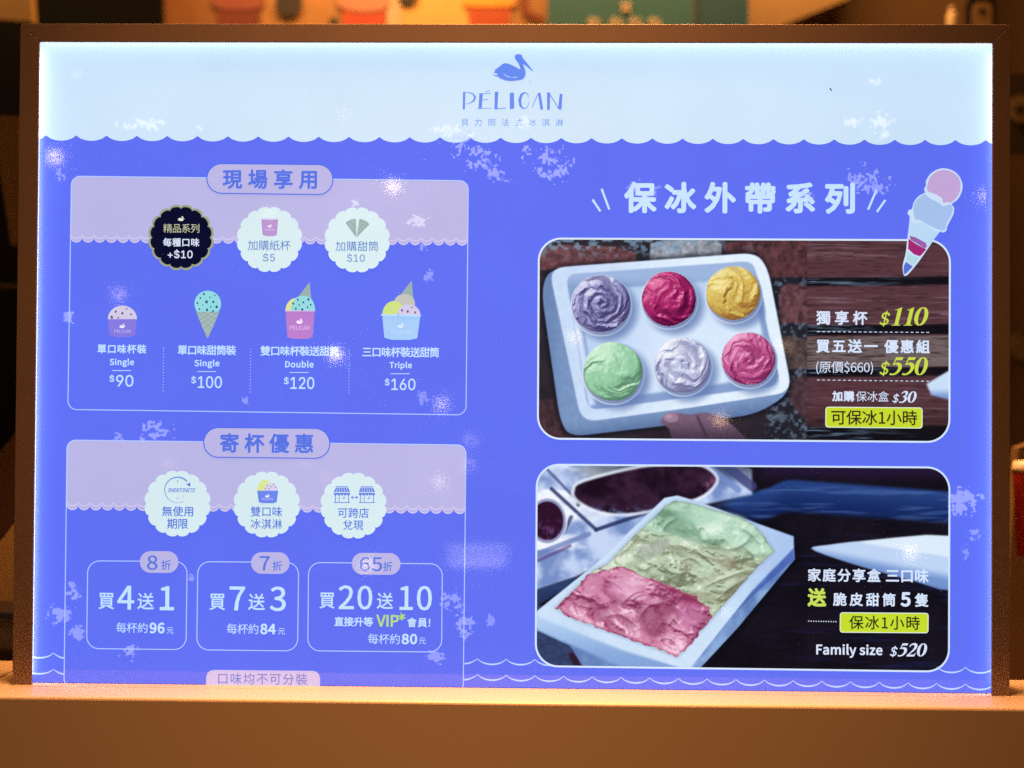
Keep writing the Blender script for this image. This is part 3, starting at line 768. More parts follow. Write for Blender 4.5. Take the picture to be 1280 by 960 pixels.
TUB = soft([(684, 340), (712, 333), (800, 327), (945, 316), (960, 340), (990, 490), (945, 518), (840, 531), (712, 546), (700, 525), (677, 366)], 22)
def photo1(X, Yv):
    z = np.zeros(X.shape)
    n1 = fbm(X / 26, Yv / 26, 3); n2 = fbm(X / 5, Yv / 5, 11); n3 = fbm(X / 70, Yv / 2.2, 19, 3); n4 = fbm(X / 18, Yv / 1.6, 23, 3)
    img = mix((30, 30, 40), (58, 48, 56), n1)
    # bricks of the left side
    bricks = [([(672, 310), (700, 306), (770, 308), (795, 316), (795, 330), (672, 338)], (100, 66, 72)),
              ([(813, 304), (840, 300), (896, 300), (902, 306), (902, 326), (812, 328)], (142, 150, 164)),
              ([(905, 304), (930, 300), (1009, 300), (1009, 346), (962, 347), (946, 316), (906, 318)], (84, 52, 58)),
              ([(975, 360), (985, 354), (1009, 357), (1009, 404), (972, 404)], (92, 62, 68)),
              ([(974, 418), (1009, 424), (1009, 460), (984, 462)], (88, 72, 74)),
              ([(990, 472), (1009, 470), (1009, 530), (986, 500)], (70, 52, 60)),
              ([(672, 345), (684, 345), (676, 372), (676, 430), (672, 430)], (62, 46, 54)),
              ([(672, 500), (698, 498), (702, 536), (716, 548), (672, 548)], (64, 46, 54))]
    img = mix(img, mix((30, 32, 44), (96, 116, 138), sstep(.45, .7, n2)), sstep(950, 965, X) * .8)
    for p, c in bricks:
        c = np.array(c, float)
        img = over(img, p, X, Yv, c * (0.62 + .75 * n2)[..., None], 1.6)
    mort = sstep(.46, .62, fbm(X / 7, Yv / 5, 31)) * sstep(330, 304, Yv) * sstep(1000, 800, X)
    img = mix(img, (120, 158, 190), mort * .75)
    img = mix(img, (14, 16, 24), sstep(.56, .7, fbm(X / 9, Yv / 9, 37)) * .6 * sstep(960, 1000, X + 80 * (Yv < 330)) * .5)
    # smeared planks right of the seam
    yy = Yv + (X - 1008) * .012
    pl = mix((92, 58, 62), (128, 98, 102), sstep(.5, .9, n3)); pl = mix(pl, (62, 40, 46), sstep(.5, .2, n4) * .8)
    pl2 = mix((100, 84, 80), (134, 118, 112), n3); pl2 = mix(pl2, (70, 56, 56), sstep(.5, .2, n4))
    band = sstep(419, 423, yy) * sstep(463, 458, yy)
    pl = mix(pl, pl2, band)
    pl = pl * np.array((.92, .93, 1.0))
    pl *= (1 - .45 * sstep(500, 552, yy))[..., None]
    for yc, hw in ((353, 7), (413.5, 8.5), (466, 7.5), (545, 13)):
        k = sstep(hw, hw - 4, np.abs(yy - yc - 3 * (n3 - .5)))
        gap = mix((16, 15, 22), (92, 118, 144), sstep(.5, .78, fbm(X / 30, Yv / 1.8, 41, 3)) * sstep(1190, 1010, X))
        img_k = gap
        pl = mix(pl, img_k, k)
    k = sstep(2.4, 0, np.abs(yy - 350 - 3 * np.sin(X / 26))) * sstep(1185, 1020, X)
    pl = mix(pl, (120, 150, 176), k * .5 * n3)
    img = np.where((X > 1008.5)[..., None], pl, img)
    # another white box at the edge
    img = over(img, [(1158, 480), (1188, 462), (1188, 500), (1164, 494)], X, Yv, mix((196, 220, 246), (120, 150, 206), sstep(484, 497, Yv)), 2)
    # hand below the box
    hand = spline([(826, 528), (832, 519), (842, 516), (862, 518), (884, 516), (905, 524), (922, 538), (930, 556), (850, 556), (836, 536)], 5)
    hc = mix((116, 92, 116), (66, 52, 74), sstep(522, 552, Yv)); hc = mix(hc, (58, 46, 64), sstep(.55, .8, n2) * .25); hc = mix(hc, (50, 40, 58), sstep(3, 0, segd(X, Yv, (872, 522), (884, 548))) * .7)
    img = over(img, [(800, 545), (830, 530), (930, 540), (940, 556), (790, 556)], X, Yv, mix((52, 38, 48), (34, 28, 38), n1), 4)
    # white foam box
    sd = sdist(X, Yv, TUB)
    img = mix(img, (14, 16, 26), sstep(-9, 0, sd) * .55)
    side = mix((116, 146, 192), (78, 104, 152), sstep(508, 540, Yv - (X - 850) * -.13)); side = mix(side, (98, 128, 174), sstep(712, 682, X) * .8)
    side *= (.95 + .1 * n2)[..., None]
    img = mix(img, side, sstep(-.8, .8, sd))
    rim = soft([(686, 335), (945, 316), (960, 336), (990, 490), (860, 510), (727, 528)], 20)
    rimc = mix((190, 215, 246), (218, 236, 253), sstep(700, 900, X)); rimc = rimc * (.97 + .06 * n2)[..., None]
    img = over(img, rim, X, Yv, rimc, 1.2)
    cav = soft([(707, 343), (942, 326), (974, 482), (866, 496), (735, 513)], 14)
    cv = mix((150, 178, 220), (128, 156, 204), sstep(345, 362, Yv))
    img = over(img, cav, X, Yv, cv, 1.4)
    flo = soft([(722, 364), (934, 348), (940, 352), (963, 470), (866, 485), (750, 500), (744, 496)], 10)
    fl = mix((176, 204, 240), (208, 229, 252), sstep(720, 860, X) * sstep(340, 420, Yv)); fl = fl * (.985 + .03 * n2)[..., None]
    img = over(img, flo, X, Yv, fl, 3.0)
    img = over(img, [(716, 400), (724, 400), (744, 505), (736, 508)], X, Yv, (196, 218, 246), 3)
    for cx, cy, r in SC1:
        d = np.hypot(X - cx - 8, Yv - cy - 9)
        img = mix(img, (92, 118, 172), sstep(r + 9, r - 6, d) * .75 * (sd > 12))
    for cx, cy, r in SC1:
        d = np.hypot(X - cx - .8, Yv - cy - 2.4)
        img = mix(img, mix((206, 222, 246), (150, 176, 216), sstep(-r, r, X - cx)), sstep(r + 2.8, r + 1.4, d))
        img = mix(img, (92, 104, 150), sstep(r + 1.2, r, d) * .6)
    img = over(img, hand, X, Yv, hc, 1.6)
    img = over(img, circ(838.5, 521.8, 9.4, 6.4, 18), X, Yv, (150, 122, 148), 1.4)
    img = mix(img, (186, 160, 182), sstep(6, 2, np.hypot(X - 836, (Yv - 520.5) * 1.5)) * .6)
    return img
SC1 = [(751, 379.5, 36.5), (836, 373.5, 34.2), (916.4, 366.6, 34), (766, 464.6, 37.2), (853, 456.6, 35), (935.6, 448.4, 33.6)]
PAL1 = [((66, 60, 112), (150, 154, 204), (206, 212, 242)), ((84, 10, 58), (164, 40, 104), (218, 116, 164)), ((146, 104, 48), (206, 182, 92), (232, 222, 150)),
        ((86, 136, 108), (148, 204, 168), (194, 232, 208)), ((112, 116, 158), (186, 196, 228), (230, 238, 252)), ((116, 34, 88), (188, 88, 142), (226, 154, 194))]
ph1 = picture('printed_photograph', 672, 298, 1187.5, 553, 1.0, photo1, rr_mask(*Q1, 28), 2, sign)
ph1['label'] = 'printed photo of six scoops in a white foam box against bricks'
SN = ['lilac ripple scoop', 'magenta scoop', 'yellow scoop', 'green scoop', 'white scoop', 'pink scoop']
for i, (cx, cy, r) in enumerate(SC1):
    f, m = scoop_fn(cx, cy, r, PAL1[i], 100 + 13 * i, swirl=[1.5, .5, .3, .25, .9, .9][i], turn=[1.5, 1, 1, 1, 1.2, 1.3][i])
    o = picture('ice_cream_scoop', cx - r - 2, cy - r - 2, cx + r + 2, cy + r + 2, .8, f, m, 3, ph1)
    o['label'] = 'printed ' + SN[i] + ' in a round cup'
flat('photo_border', stroke(rrect(*Q1, 28, 12), 2.3, True), (206, 228, 252), 4, ph1)
TW = (206, 224, 250)
text('獨享杯', 1020, 388.4, 1084, 406.2, TW, 5, ph1, 'photo_lettering', bold=1.0)
serif_price('$110', 1099, 384, 1160, 408, (192, 214, 78), 5, ph1)
for y0, y1 in ((414.6, 415.6), (475, 476.6)):
    flat('dashed_line', [s for i in range(22) for s in stroke([(1021 + i * 6.5, y0 + (y1 - y0) * i / 22), (1024.6 + i * 6.5, y0 + (y1 - y0) * i / 22)], .9)], TW, 5, ph1)
text('買五送一', 1020, 424, 1097, 441.2, TW, 5, ph1, 'photo_lettering', bold=1.05)
text('優惠組', 1105, 424.6, 1162, 441.8, TW, 5, ph1, 'photo_lettering', bold=1.05)
text('(原價$660)', 1020, 451.6, 1091, 468, TW, 5, ph1, 'photo_lettering')
serif_price('$550', 1099, 446.6, 1159.6, 470, (192, 214, 78), 5, ph1)
text('加購', 1040, 488.6, 1067.6, 501.8, TW, 5, ph1, 'photo_lettering', bold=.9)
text('保冰盒', 1069.6, 489, 1110.6, 502, TW, 5, ph1, 'photo_lettering')
serif_price('$30', 1115, 488.6, 1145.4, 504, TW, 5, ph1)
lb = rrect((1032, 508.8), (1152.4, 509.8), (1152.2, 535.2), (1031.8, 533.8), 3.4)
flat('lime_label', [lb], (190, 214, 46), 5, ph1)
flat('label_border', stroke(lb, 1.0, True), (220, 236, 226), 6, ph1)
text('可保冰1小時', 1038.6, 512.6, 1146.2, 531.2, (58, 34, 30), 6, ph1, 'photo_lettering', bold=.5)

# ================================================================== printed photograph: family tub
Q2 = ((671, 580.6), (1186.6, 584.4), (1185.8, 839.4), (669.6, 832.4))
def A(*pts): return [(660 + x / 3.4286, 570 + y / 3.4286) for x, y in pts]
def B(*pts): return [(920 + x / 3.4286, 570 + y / 3.4286) for x, y in pts]
ICE = A((118, 650), (190, 580), (280, 490), (340, 462), (450, 345), (590, 212), (632, 190), (720, 206), (800, 232), (900, 258)) + B((75, 292), (110, 330), (165, 408), (120, 450), (78, 490)) + A((820, 660), (640, 858), (480, 800), (300, 735), (200, 700))
PINK = A((118, 650), (190, 580), (262, 500), (320, 488), (400, 468), (480, 508), (600, 552), (700, 592), (775, 650), (792, 690), (740, 760), (640, 858), (480, 800), (300, 735), (200, 700))
def photo2(X, Yv):
    n1 = fbm(X / 30, Yv / 30, 5); n2 = fbm(X / 5, Yv / 5, 15); n3 = fbm(X / 60, Yv / 5, 25, 3)
    # dark counter on the right and below
    img = mix((10, 9, 18), (26, 22, 36), n1)
    img = mix(img, (30, 38, 92), sstep(.56, .85, n3) * .5 * sstep(640, 700, Yv) * sstep(930, 1000, X))
    # blue glass band
    up = 600 + sstep(993, 960, X) * (993 - X) * .30 + np.clip(X - 993, 0, None) * .075
    lo = 640 + sstep(993, 960, X) * (993 - X) * .25 + np.clip(X - 993, 0, None) * .07
    bl = mix((36, 66, 132), (16, 36, 92), sstep(0, 1, (Yv - up) / (lo - up))); bl = mix(bl, (92, 128, 190), sstep(.55, .8, n3) * .4)
    k = sstep(up - 3, up + 3, Yv) * sstep(lo + 4, lo - 4, Yv) * sstep(880, 920, X)
    img = mix(img, (34, 22, 54), sstep(606, 586, Yv) * sstep(930, 970, X))
    img = mix(img, bl, k * .95)
    # pale steel counter
    steel = A((-10, -10), (880, -10), (960, 60), (960, 165), (560, 250), (300, 470), (200, 520), (-10, 590))
    st = mix((190, 210, 244), (112, 140, 198), sstep(.35, .75, n1)); st = mix(st, (232, 242, 255), sstep(.42, .7, fbm(X / 50, Yv / 20, 51)) * sstep(800, 700, X)); st = st * (1 - .45 * sstep(612, 584, Yv) * sstep(700, 760, X))[..., None]
    img = over(img, steel, X, Yv, st, 2.5)
    for a_, b_, w, c, s in [(A((75, 50))[0], A((225, 205))[0], 1.6, (60, 74, 120), .8), (A((100, 140))[0], A((292, 316))[0], 2.2, (44, 52, 100), .9), (A((292, 316))[0], A((540, 232))[0], 2.4, (40, 48, 96), .9),
                         (A((40, 420))[0], A((260, 335))[0], 3.2, (104, 126, 184), .8), (A((100, 500))[0], A((150, 420))[0], 4.0, (140, 160, 210), .7), (A((40, 450))[0], A((180, 385))[0], 2, (88, 70, 130), .7),
                         (A((215, 210))[0], A((225, 165))[0], 2, (40, 44, 80), .8), (A((780, 50))[0], A((900, 145))[0], 4, (112, 138, 200), .8), (A((860, 50))[0], A((960, 130))[0], 6, (60, 64, 120), .8),
                         (A((150, 330))[0], A((185, 262))[0], 2.4, (58, 60, 110), .8)]:
        img = mix(img, c, sstep(w + 1.6, w - 1.6, segd(X, Yv, a_, b_)) * s)
    pan = spline(A((200, 150), (240, 112), (480, 52), (650, 42), (740, 46), (795, 80), (798, 120), (720, 180), (500, 235), (370, 245), (280, 225), (212, 185)), 4)
    sdp = sdist(X, Yv, pan)
    img = mix(img, (226, 236, 252), sstep(-6, -2, sdp) * .8)
    pc = mix((26, 12, 30), (58, 34, 60), sstep(.4, .8, n1)); pc = mix(pc, (150, 96, 140), sstep(870, 892, X) * sstep(.4, .7, n2) * sstep(590, 612, Yv))
    pc = mix(pc, (84, 110, 168), sstep(628, 642, Yv) * sstep(.45, .7, n2) * .8)
    img = mix(img, pc, sstep(-2, 2, sdp))
    e2 = np.hypot((X - 684) / 20, (Yv - 651) / 24)
    img = mix(img, (226, 236, 252), sstep(1.32, 1.22, e2) * .8); img = mix(img, (88, 96, 150), sstep(1.2, 1.12, e2) * .6)
    img = mix(img, mix((44, 16, 42), (96, 60, 112), sstep(.45, .7, n2) * sstep(640, 672, Yv)), sstep(1.06, .96, e2))
    img = over(img, A((-10, 590), (200, 520), (215, 540), (40, 640), (-10, 660)), X, Yv, mix((24, 40, 78), (52, 74, 122), n1), 2)
    img = over(img, A((-10, 640), (60, 640), (60, 740), (250, 830), (250, 920), (-10, 920)), X, Yv, mix((34, 46, 82), (60, 78, 120), n2), 2)
    img = over(img, A((170, 850), (215, 830), (245, 905), (200, 905)), X, Yv, mix((26, 18, 34), (70, 40, 70), n2), 2)
    # white box behind the lettering
    tip = spline(B((322, 396), (400, 380), (560, 362), (915, 342), (915, 470), (915, 575), (760, 535), (600, 492), (430, 440)), 3)
    tc = mix((186, 210, 244), (112, 146, 206), sstep(-6, 10, (Yv - 686) - (X - 1015) * .19))
    tc = mix(tc, (52, 70, 124), sstep(14, 30, (Yv - 686) - (X - 1015) * .19))
    tc = mix(tc, (214, 232, 250), sstep(0, -4, (Yv - 679) - (X - 1066) * .16) * sstep(1070, 1085, X))
    img = over(img, tip, X, Yv, tc, 1.4)
    # foam tub
    body = A((38, 665), (280, 470), (585, 180), (640, 170), (730, 196)) + B((80, 286), (246, 345), (251, 442), (120, 600), (8, 735)) + A((735, 912), (240, 912), (180, 812), (38, 745))
    sb = sdist(X, Yv, body)
    img = mix(img, (6, 6, 14), sstep(-10, 0, sb) * .5 * (X > 900))
    low = mix((132, 168, 216), (92, 124, 182), sstep(.3, .7, n1))
    img = mix(img, low, sstep(-.9, .9, sb))
    img = over(img, A((640, 908), (960, 600)) + B((251, 442), (246, 395), (20, 640)) + A((720, 880)), X, Yv, mix((86, 118, 196), (62, 88, 168), n1), 1.5)
    rim = A((38, 665), (280, 470), (585, 180), (640, 170), (730, 196)) + B((80, 286), (246, 345), (246, 392), (70, 575)) + A((700, 905), (640, 905), (400, 840), (38, 735))
    rc = mix((196, 222, 248), (160, 194, 236), sstep(760, 830, Yv) * sstep(760, 680, X)); rc = mix(rc, (148, 180, 232), sstep(900, 980, X) * .6)
    img = over(img, rim, X, Yv, rc * (.97 + .05 * n2)[..., None], 1.3)
    img = over(img, A((40, 690), (400, 830), (640, 905), (400, 905), (40, 745)), X, Yv, mix((168, 202, 240), (122, 160, 214), sstep(770, 832, Yv)), 3)
    img = mix(img, (150, 176, 214), sstep(-5, 0, sdist(X, Yv, ICE)) * .55)
    return img
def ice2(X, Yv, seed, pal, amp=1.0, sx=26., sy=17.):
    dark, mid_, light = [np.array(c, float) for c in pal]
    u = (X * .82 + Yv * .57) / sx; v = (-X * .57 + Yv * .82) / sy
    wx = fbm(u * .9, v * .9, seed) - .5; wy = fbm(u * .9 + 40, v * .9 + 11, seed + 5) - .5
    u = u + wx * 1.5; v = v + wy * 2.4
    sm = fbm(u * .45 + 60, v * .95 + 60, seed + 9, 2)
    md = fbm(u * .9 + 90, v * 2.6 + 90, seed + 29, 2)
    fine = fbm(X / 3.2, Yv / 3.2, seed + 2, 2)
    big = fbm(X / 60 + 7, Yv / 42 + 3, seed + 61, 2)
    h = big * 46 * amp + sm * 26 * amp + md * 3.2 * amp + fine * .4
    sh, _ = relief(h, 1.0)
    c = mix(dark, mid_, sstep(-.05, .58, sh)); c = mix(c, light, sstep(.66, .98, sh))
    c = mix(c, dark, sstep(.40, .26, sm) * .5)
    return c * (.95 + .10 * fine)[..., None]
PK = ((128, 52, 90), (204, 138, 174), (236, 200, 224)); TN = ((112, 124, 100), (180, 202, 176), (220, 234, 220)); GR = ((88, 130, 106), (174, 212, 190), (216, 240, 228))
def folds(img, X, Yv, items):
    """spatula folds: a dark crease with a lit lip above it"""
    wob = 3.0 * (fbm(X / 7, Yv / 7, 411, 2) - .5)
    for pts, w, dark, light, k in items:
        P = spline(pts, 5, False); d = np.full(X.shape, 1e9); sg = np.zeros(X.shape)
        for a_, b_ in zip(P[:-1], P[1:]):
            q_ = segd(X, Yv, a_, b_); cr = (b_[0] - a_[0]) * (Yv - a_[1]) - (b_[1] - a_[1]) * (X - a_[0])
            n_ = q_ < d; d = np.where(n_, q_, d); sg = np.where(n_, np.sign(cr), sg)
        d = d + wob * .5
        t_ = np.hypot(X - P[len(P) // 2][0], Yv - P[len(P) // 2][1]); L_ = max(1.0, np.hypot(P[0][0] - P[-1][0], P[0][1] - P[-1][1]) * .62)
        fade = sstep(1.0, .25, t_ / L_)
        img = mix(img, dark, sstep(w * 1.7, -w * .3, d) * k * .85 * fade * sstep(-.6, .6, sg * (d + .2)))
        img = mix(img, light, sstep(w * 2.6, w * .3, d) * k * .42 * fade * sstep(.6, -.6, sg * (d + .2)))
    return img
def blobs(img, X, Yv, items):
    wob = 8.0 * (fbm(X / 9, Yv / 9, 433, 2) - .5)
    for poly, col, k, soft_ in items:
        img = mix(img, col, sstep(-soft_, soft_, sdist(X, Yv, spline(poly, 4)) + wob) * k)
    return img
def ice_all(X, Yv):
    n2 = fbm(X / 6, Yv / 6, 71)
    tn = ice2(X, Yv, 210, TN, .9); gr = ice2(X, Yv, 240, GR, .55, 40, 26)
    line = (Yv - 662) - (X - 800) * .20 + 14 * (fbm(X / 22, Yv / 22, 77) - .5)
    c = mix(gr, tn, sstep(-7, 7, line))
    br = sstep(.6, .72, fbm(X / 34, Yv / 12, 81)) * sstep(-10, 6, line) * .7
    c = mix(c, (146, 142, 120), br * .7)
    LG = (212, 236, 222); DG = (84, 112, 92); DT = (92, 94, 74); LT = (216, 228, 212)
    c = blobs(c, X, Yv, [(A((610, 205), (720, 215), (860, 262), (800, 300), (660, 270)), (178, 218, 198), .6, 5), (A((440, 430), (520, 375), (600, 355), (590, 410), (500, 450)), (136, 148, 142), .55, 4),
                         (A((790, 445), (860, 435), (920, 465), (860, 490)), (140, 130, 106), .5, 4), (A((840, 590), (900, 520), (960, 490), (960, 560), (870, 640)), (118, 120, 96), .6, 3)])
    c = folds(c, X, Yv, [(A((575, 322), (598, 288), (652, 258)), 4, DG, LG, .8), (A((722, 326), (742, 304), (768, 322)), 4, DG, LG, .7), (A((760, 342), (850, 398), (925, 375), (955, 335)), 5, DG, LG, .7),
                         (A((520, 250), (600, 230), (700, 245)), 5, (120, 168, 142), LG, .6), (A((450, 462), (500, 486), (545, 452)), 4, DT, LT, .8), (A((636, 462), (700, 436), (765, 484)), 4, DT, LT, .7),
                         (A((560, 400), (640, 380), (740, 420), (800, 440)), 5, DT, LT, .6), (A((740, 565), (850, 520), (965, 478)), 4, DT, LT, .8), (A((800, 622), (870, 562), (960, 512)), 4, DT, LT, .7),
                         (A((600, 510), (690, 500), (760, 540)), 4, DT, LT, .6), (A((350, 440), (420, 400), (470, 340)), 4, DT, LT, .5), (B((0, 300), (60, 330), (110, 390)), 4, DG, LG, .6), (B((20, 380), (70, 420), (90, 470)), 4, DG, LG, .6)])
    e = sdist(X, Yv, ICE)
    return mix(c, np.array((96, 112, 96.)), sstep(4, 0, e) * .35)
def pink_all(X, Yv):
    c = ice2(X, Yv, 310, PK, 1.1, 24, 15)
    n = fbm(X / 34, Yv / 26, 95)
    c = mix(c, (150, 60, 104), sstep(.55, .75, n) * .35)
    DP = (112, 36, 70); LP = (232, 190, 218)
    c = blobs(c, X, Yv, [(A((462, 668), (520, 628), (600, 622), (628, 690), (560, 768), (486, 742)), (124, 52, 86), .6, 7), (A((330, 570), (420, 520), (470, 540), (420, 610)), (214, 158, 196), .7, 6), (A((250, 530), (320, 500), (330, 560), (250, 600)), (208, 146, 184), .6, 5),
                         (A((640, 640), (720, 640), (745, 700), (680, 740)), (186, 112, 158), .6, 5), (A((700, 760), (750, 700), (775, 690), (740, 770), (680, 810)), (118, 44, 78), .5, 5)])
    c = folds(c, X, Yv, [(A((390, 645), (440, 596), (482, 578)), 3.5, DP, LP, .8), (A((420, 650), (462, 604), (500, 590)), 3, DP, LP, .8), (A((484, 520), (620, 568), (720, 614), (772, 656)), 4, (140, 46, 84), LP, .8), (A((580, 770), (620, 700), (650, 730)), 4, DP, LP, .8),
                         (A((320, 690), (400, 680), (480, 740)), 4, DP, LP, .7), (A((180, 600), (220, 640), (300, 650)), 3.5, DP, LP, .6), (A((540, 800), (600, 780), (650, 820)), 3.5, DP, LP, .7), (A((470, 700), (520, 640), (600, 628)), 4, DP, LP, .8)])
    e = sdist(X, Yv, PINK)
    return mix(c, np.array((132, 40, 78.)), sstep(4, 0, e) * .5)
ph2 = picture('printed_photograph', 669, 580, 1187, 840, 1.0, photo2, rr_mask(*Q2, 28), 2, sign)
ph2['label'] = 'printed photo of a white family tub with green and pink ice cream'
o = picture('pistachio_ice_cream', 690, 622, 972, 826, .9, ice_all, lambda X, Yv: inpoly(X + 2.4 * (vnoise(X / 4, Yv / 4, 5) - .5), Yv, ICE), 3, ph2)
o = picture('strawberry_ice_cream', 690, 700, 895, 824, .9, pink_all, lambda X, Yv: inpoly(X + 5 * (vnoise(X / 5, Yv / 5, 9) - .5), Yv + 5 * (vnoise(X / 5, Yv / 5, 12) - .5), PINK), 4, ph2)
flat('photo_border', stroke(rrect(*Q2, 28, 12), 2.3, True), (200, 224, 252), 5, ph2)
text('家庭分享盒', 1009.6, 710.4, 1100.6, 727.2, TW, 6, ph2, 'photo_lettering', bold=.9)
text('三口味', 1107, 711, 1160.4, 728.2, TW, 6, ph2, 'photo_lettering', bold=.9)
text('送', 1009, 734.8, 1032.6, 758.2, (192, 218, 92), 6, ph2, 'photo_lettering', bold=1.8)
text('脆皮甜筒', 1041, 740.8, 1119, 757.6, TW, 6, ph2, 'photo_lettering', bold=.9)
text('5', 1125.4, 740, 1138, 758.2, TW, 6, ph2, 'photo_lettering', bold=1.8)
text('隻', 1143, 741.2, 1160.2, 758.4, TW, 6, ph2, 'photo_lettering', bold=.9)
flat('dotted_line', [circ(1010.6 + i * 3.1, 776.2 + i * .06, .8, n=7) for i in range(12)], TW, 6, ph2)
lb = rrect((1050, 765.6), (1159.8, 766.4), (1159.6, 790.8), (1049.8, 790), 3.2)
flat('lime_label', [lb], (188, 214, 48), 6, ph2)
flat('label_border', stroke(lb, 1.0, True), (214, 232, 232), 7, ph2)
text('保冰1小時', 1061, 769.4, 1149.4, 786.8, (28, 44, 26), 7, ph2, 'photo_lettering', bold=.4)
text('Family size', 1020, 804.8, 1102.8, 822, TW, 6, ph2, 'photo_lettering', bold=.9)
serif_price('$520', 1112, 803.6, 1158.4, 821, TW, 6, ph2)

# ---- cone cut-out overlapping the photograph
def K(*pts): return [(1100 + x / 6, 200 + y / 6) for x, y in pts]
edge = spline(K((475, 64), (420, 76), (370, 112), (342, 160), (342, 190), (328, 222), (334, 246), (290, 270), (252, 316), (236, 368), (214, 376), (204, 404), (220, 428), (212, 520), (200, 610), (190, 700), (168, 790), (172, 850), (184, 870), (214, 852), (290, 760), (360, 660), (440, 545), (470, 546), (494, 530), (505, 490), (546, 410), (552, 360), (536, 332), (580, 296), (610, 236), (614, 180), (588, 120), (540, 80)), 4)
cone = flat('cone_cutout', [edge], (198, 222, 246), 8, sign)
flat('pink_scoop', [spline(K((475, 76), (420, 90), (372, 130), (354, 180), (352, 232), (420, 262), (462, 290), (468, 322), (500, 318), (534, 318), (580, 270), (600, 210), (590, 140), (540, 92)), 4)], (190, 164, 216), 9, cone)
flat('blue_scoop', [spline(K((330, 258), (280, 292), (250, 340), (248, 400), (262, 446), (300, 452), (340, 480), (400, 508), (460, 530), (490, 516), (498, 474), (536, 404), (540, 356), (520, 336), (470, 348), (440, 324), (390, 300), (356, 276)), 4)], (160, 192, 236), 9, cone)
flat('wafer_body', [K((226, 450), (262, 480), (300, 470), (440, 546), (352, 660), (214, 572))], (180, 214, 244), 9, cone)
flat('mauve_band', [K((216, 570), (260, 580), (340, 624), (348, 652), (330, 664), (226, 600))], (150, 96, 168), 10, cone)
flat('wine_band', [K((210, 592), (270, 634), (344, 672), (296, 724), (250, 708), (206, 668))], (158, 40, 116), 11, cone)
flat('mint_band', [K((200, 690), (240, 716), (290, 736), (246, 796), (190, 756))], (170, 214, 226), 10, cone)
flat('blue_tip', [K((190, 764), (242, 800), (184, 862), (174, 846), (174, 800))], (84, 112, 208), 10, cone)

# ------------------------------------------------------------------ pale see-through mottled patches laid over the film
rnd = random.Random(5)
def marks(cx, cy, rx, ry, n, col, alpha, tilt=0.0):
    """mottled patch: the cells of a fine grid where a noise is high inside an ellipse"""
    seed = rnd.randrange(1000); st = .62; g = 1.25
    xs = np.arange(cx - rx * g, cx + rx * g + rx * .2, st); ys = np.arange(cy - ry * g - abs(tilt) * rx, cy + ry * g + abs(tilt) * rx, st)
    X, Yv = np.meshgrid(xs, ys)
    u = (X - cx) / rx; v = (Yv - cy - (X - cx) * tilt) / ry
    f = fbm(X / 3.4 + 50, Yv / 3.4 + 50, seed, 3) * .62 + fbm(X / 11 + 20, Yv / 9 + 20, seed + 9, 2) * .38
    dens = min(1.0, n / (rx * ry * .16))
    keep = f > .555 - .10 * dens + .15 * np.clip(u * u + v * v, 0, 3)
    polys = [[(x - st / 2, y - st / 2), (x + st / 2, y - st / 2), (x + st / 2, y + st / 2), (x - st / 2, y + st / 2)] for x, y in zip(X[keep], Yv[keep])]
    if polys: return flat('pale_patch', polys, col, 12, panel, round(alpha * .85, 2))
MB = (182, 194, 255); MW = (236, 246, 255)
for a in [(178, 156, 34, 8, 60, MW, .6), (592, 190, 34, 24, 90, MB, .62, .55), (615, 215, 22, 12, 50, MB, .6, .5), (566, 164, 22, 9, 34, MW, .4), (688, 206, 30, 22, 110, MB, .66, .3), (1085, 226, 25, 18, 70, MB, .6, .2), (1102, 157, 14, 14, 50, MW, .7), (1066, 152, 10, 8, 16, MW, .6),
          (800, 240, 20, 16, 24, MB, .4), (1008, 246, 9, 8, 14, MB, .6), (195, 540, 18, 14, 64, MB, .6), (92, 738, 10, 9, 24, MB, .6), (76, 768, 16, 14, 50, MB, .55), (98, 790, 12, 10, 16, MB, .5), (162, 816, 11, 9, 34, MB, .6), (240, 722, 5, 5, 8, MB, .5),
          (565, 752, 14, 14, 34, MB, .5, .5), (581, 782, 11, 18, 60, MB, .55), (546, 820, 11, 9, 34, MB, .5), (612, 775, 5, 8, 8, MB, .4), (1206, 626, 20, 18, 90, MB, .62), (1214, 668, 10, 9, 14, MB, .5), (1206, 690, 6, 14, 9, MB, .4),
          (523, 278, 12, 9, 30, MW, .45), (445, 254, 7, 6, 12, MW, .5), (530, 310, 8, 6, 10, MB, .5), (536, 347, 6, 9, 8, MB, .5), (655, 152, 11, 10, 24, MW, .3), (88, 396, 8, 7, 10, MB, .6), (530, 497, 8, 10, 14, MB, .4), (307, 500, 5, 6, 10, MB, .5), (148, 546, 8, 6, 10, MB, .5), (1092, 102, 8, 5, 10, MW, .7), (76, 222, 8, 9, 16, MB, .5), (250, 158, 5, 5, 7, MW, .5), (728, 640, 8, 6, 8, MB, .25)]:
    marks(*a)

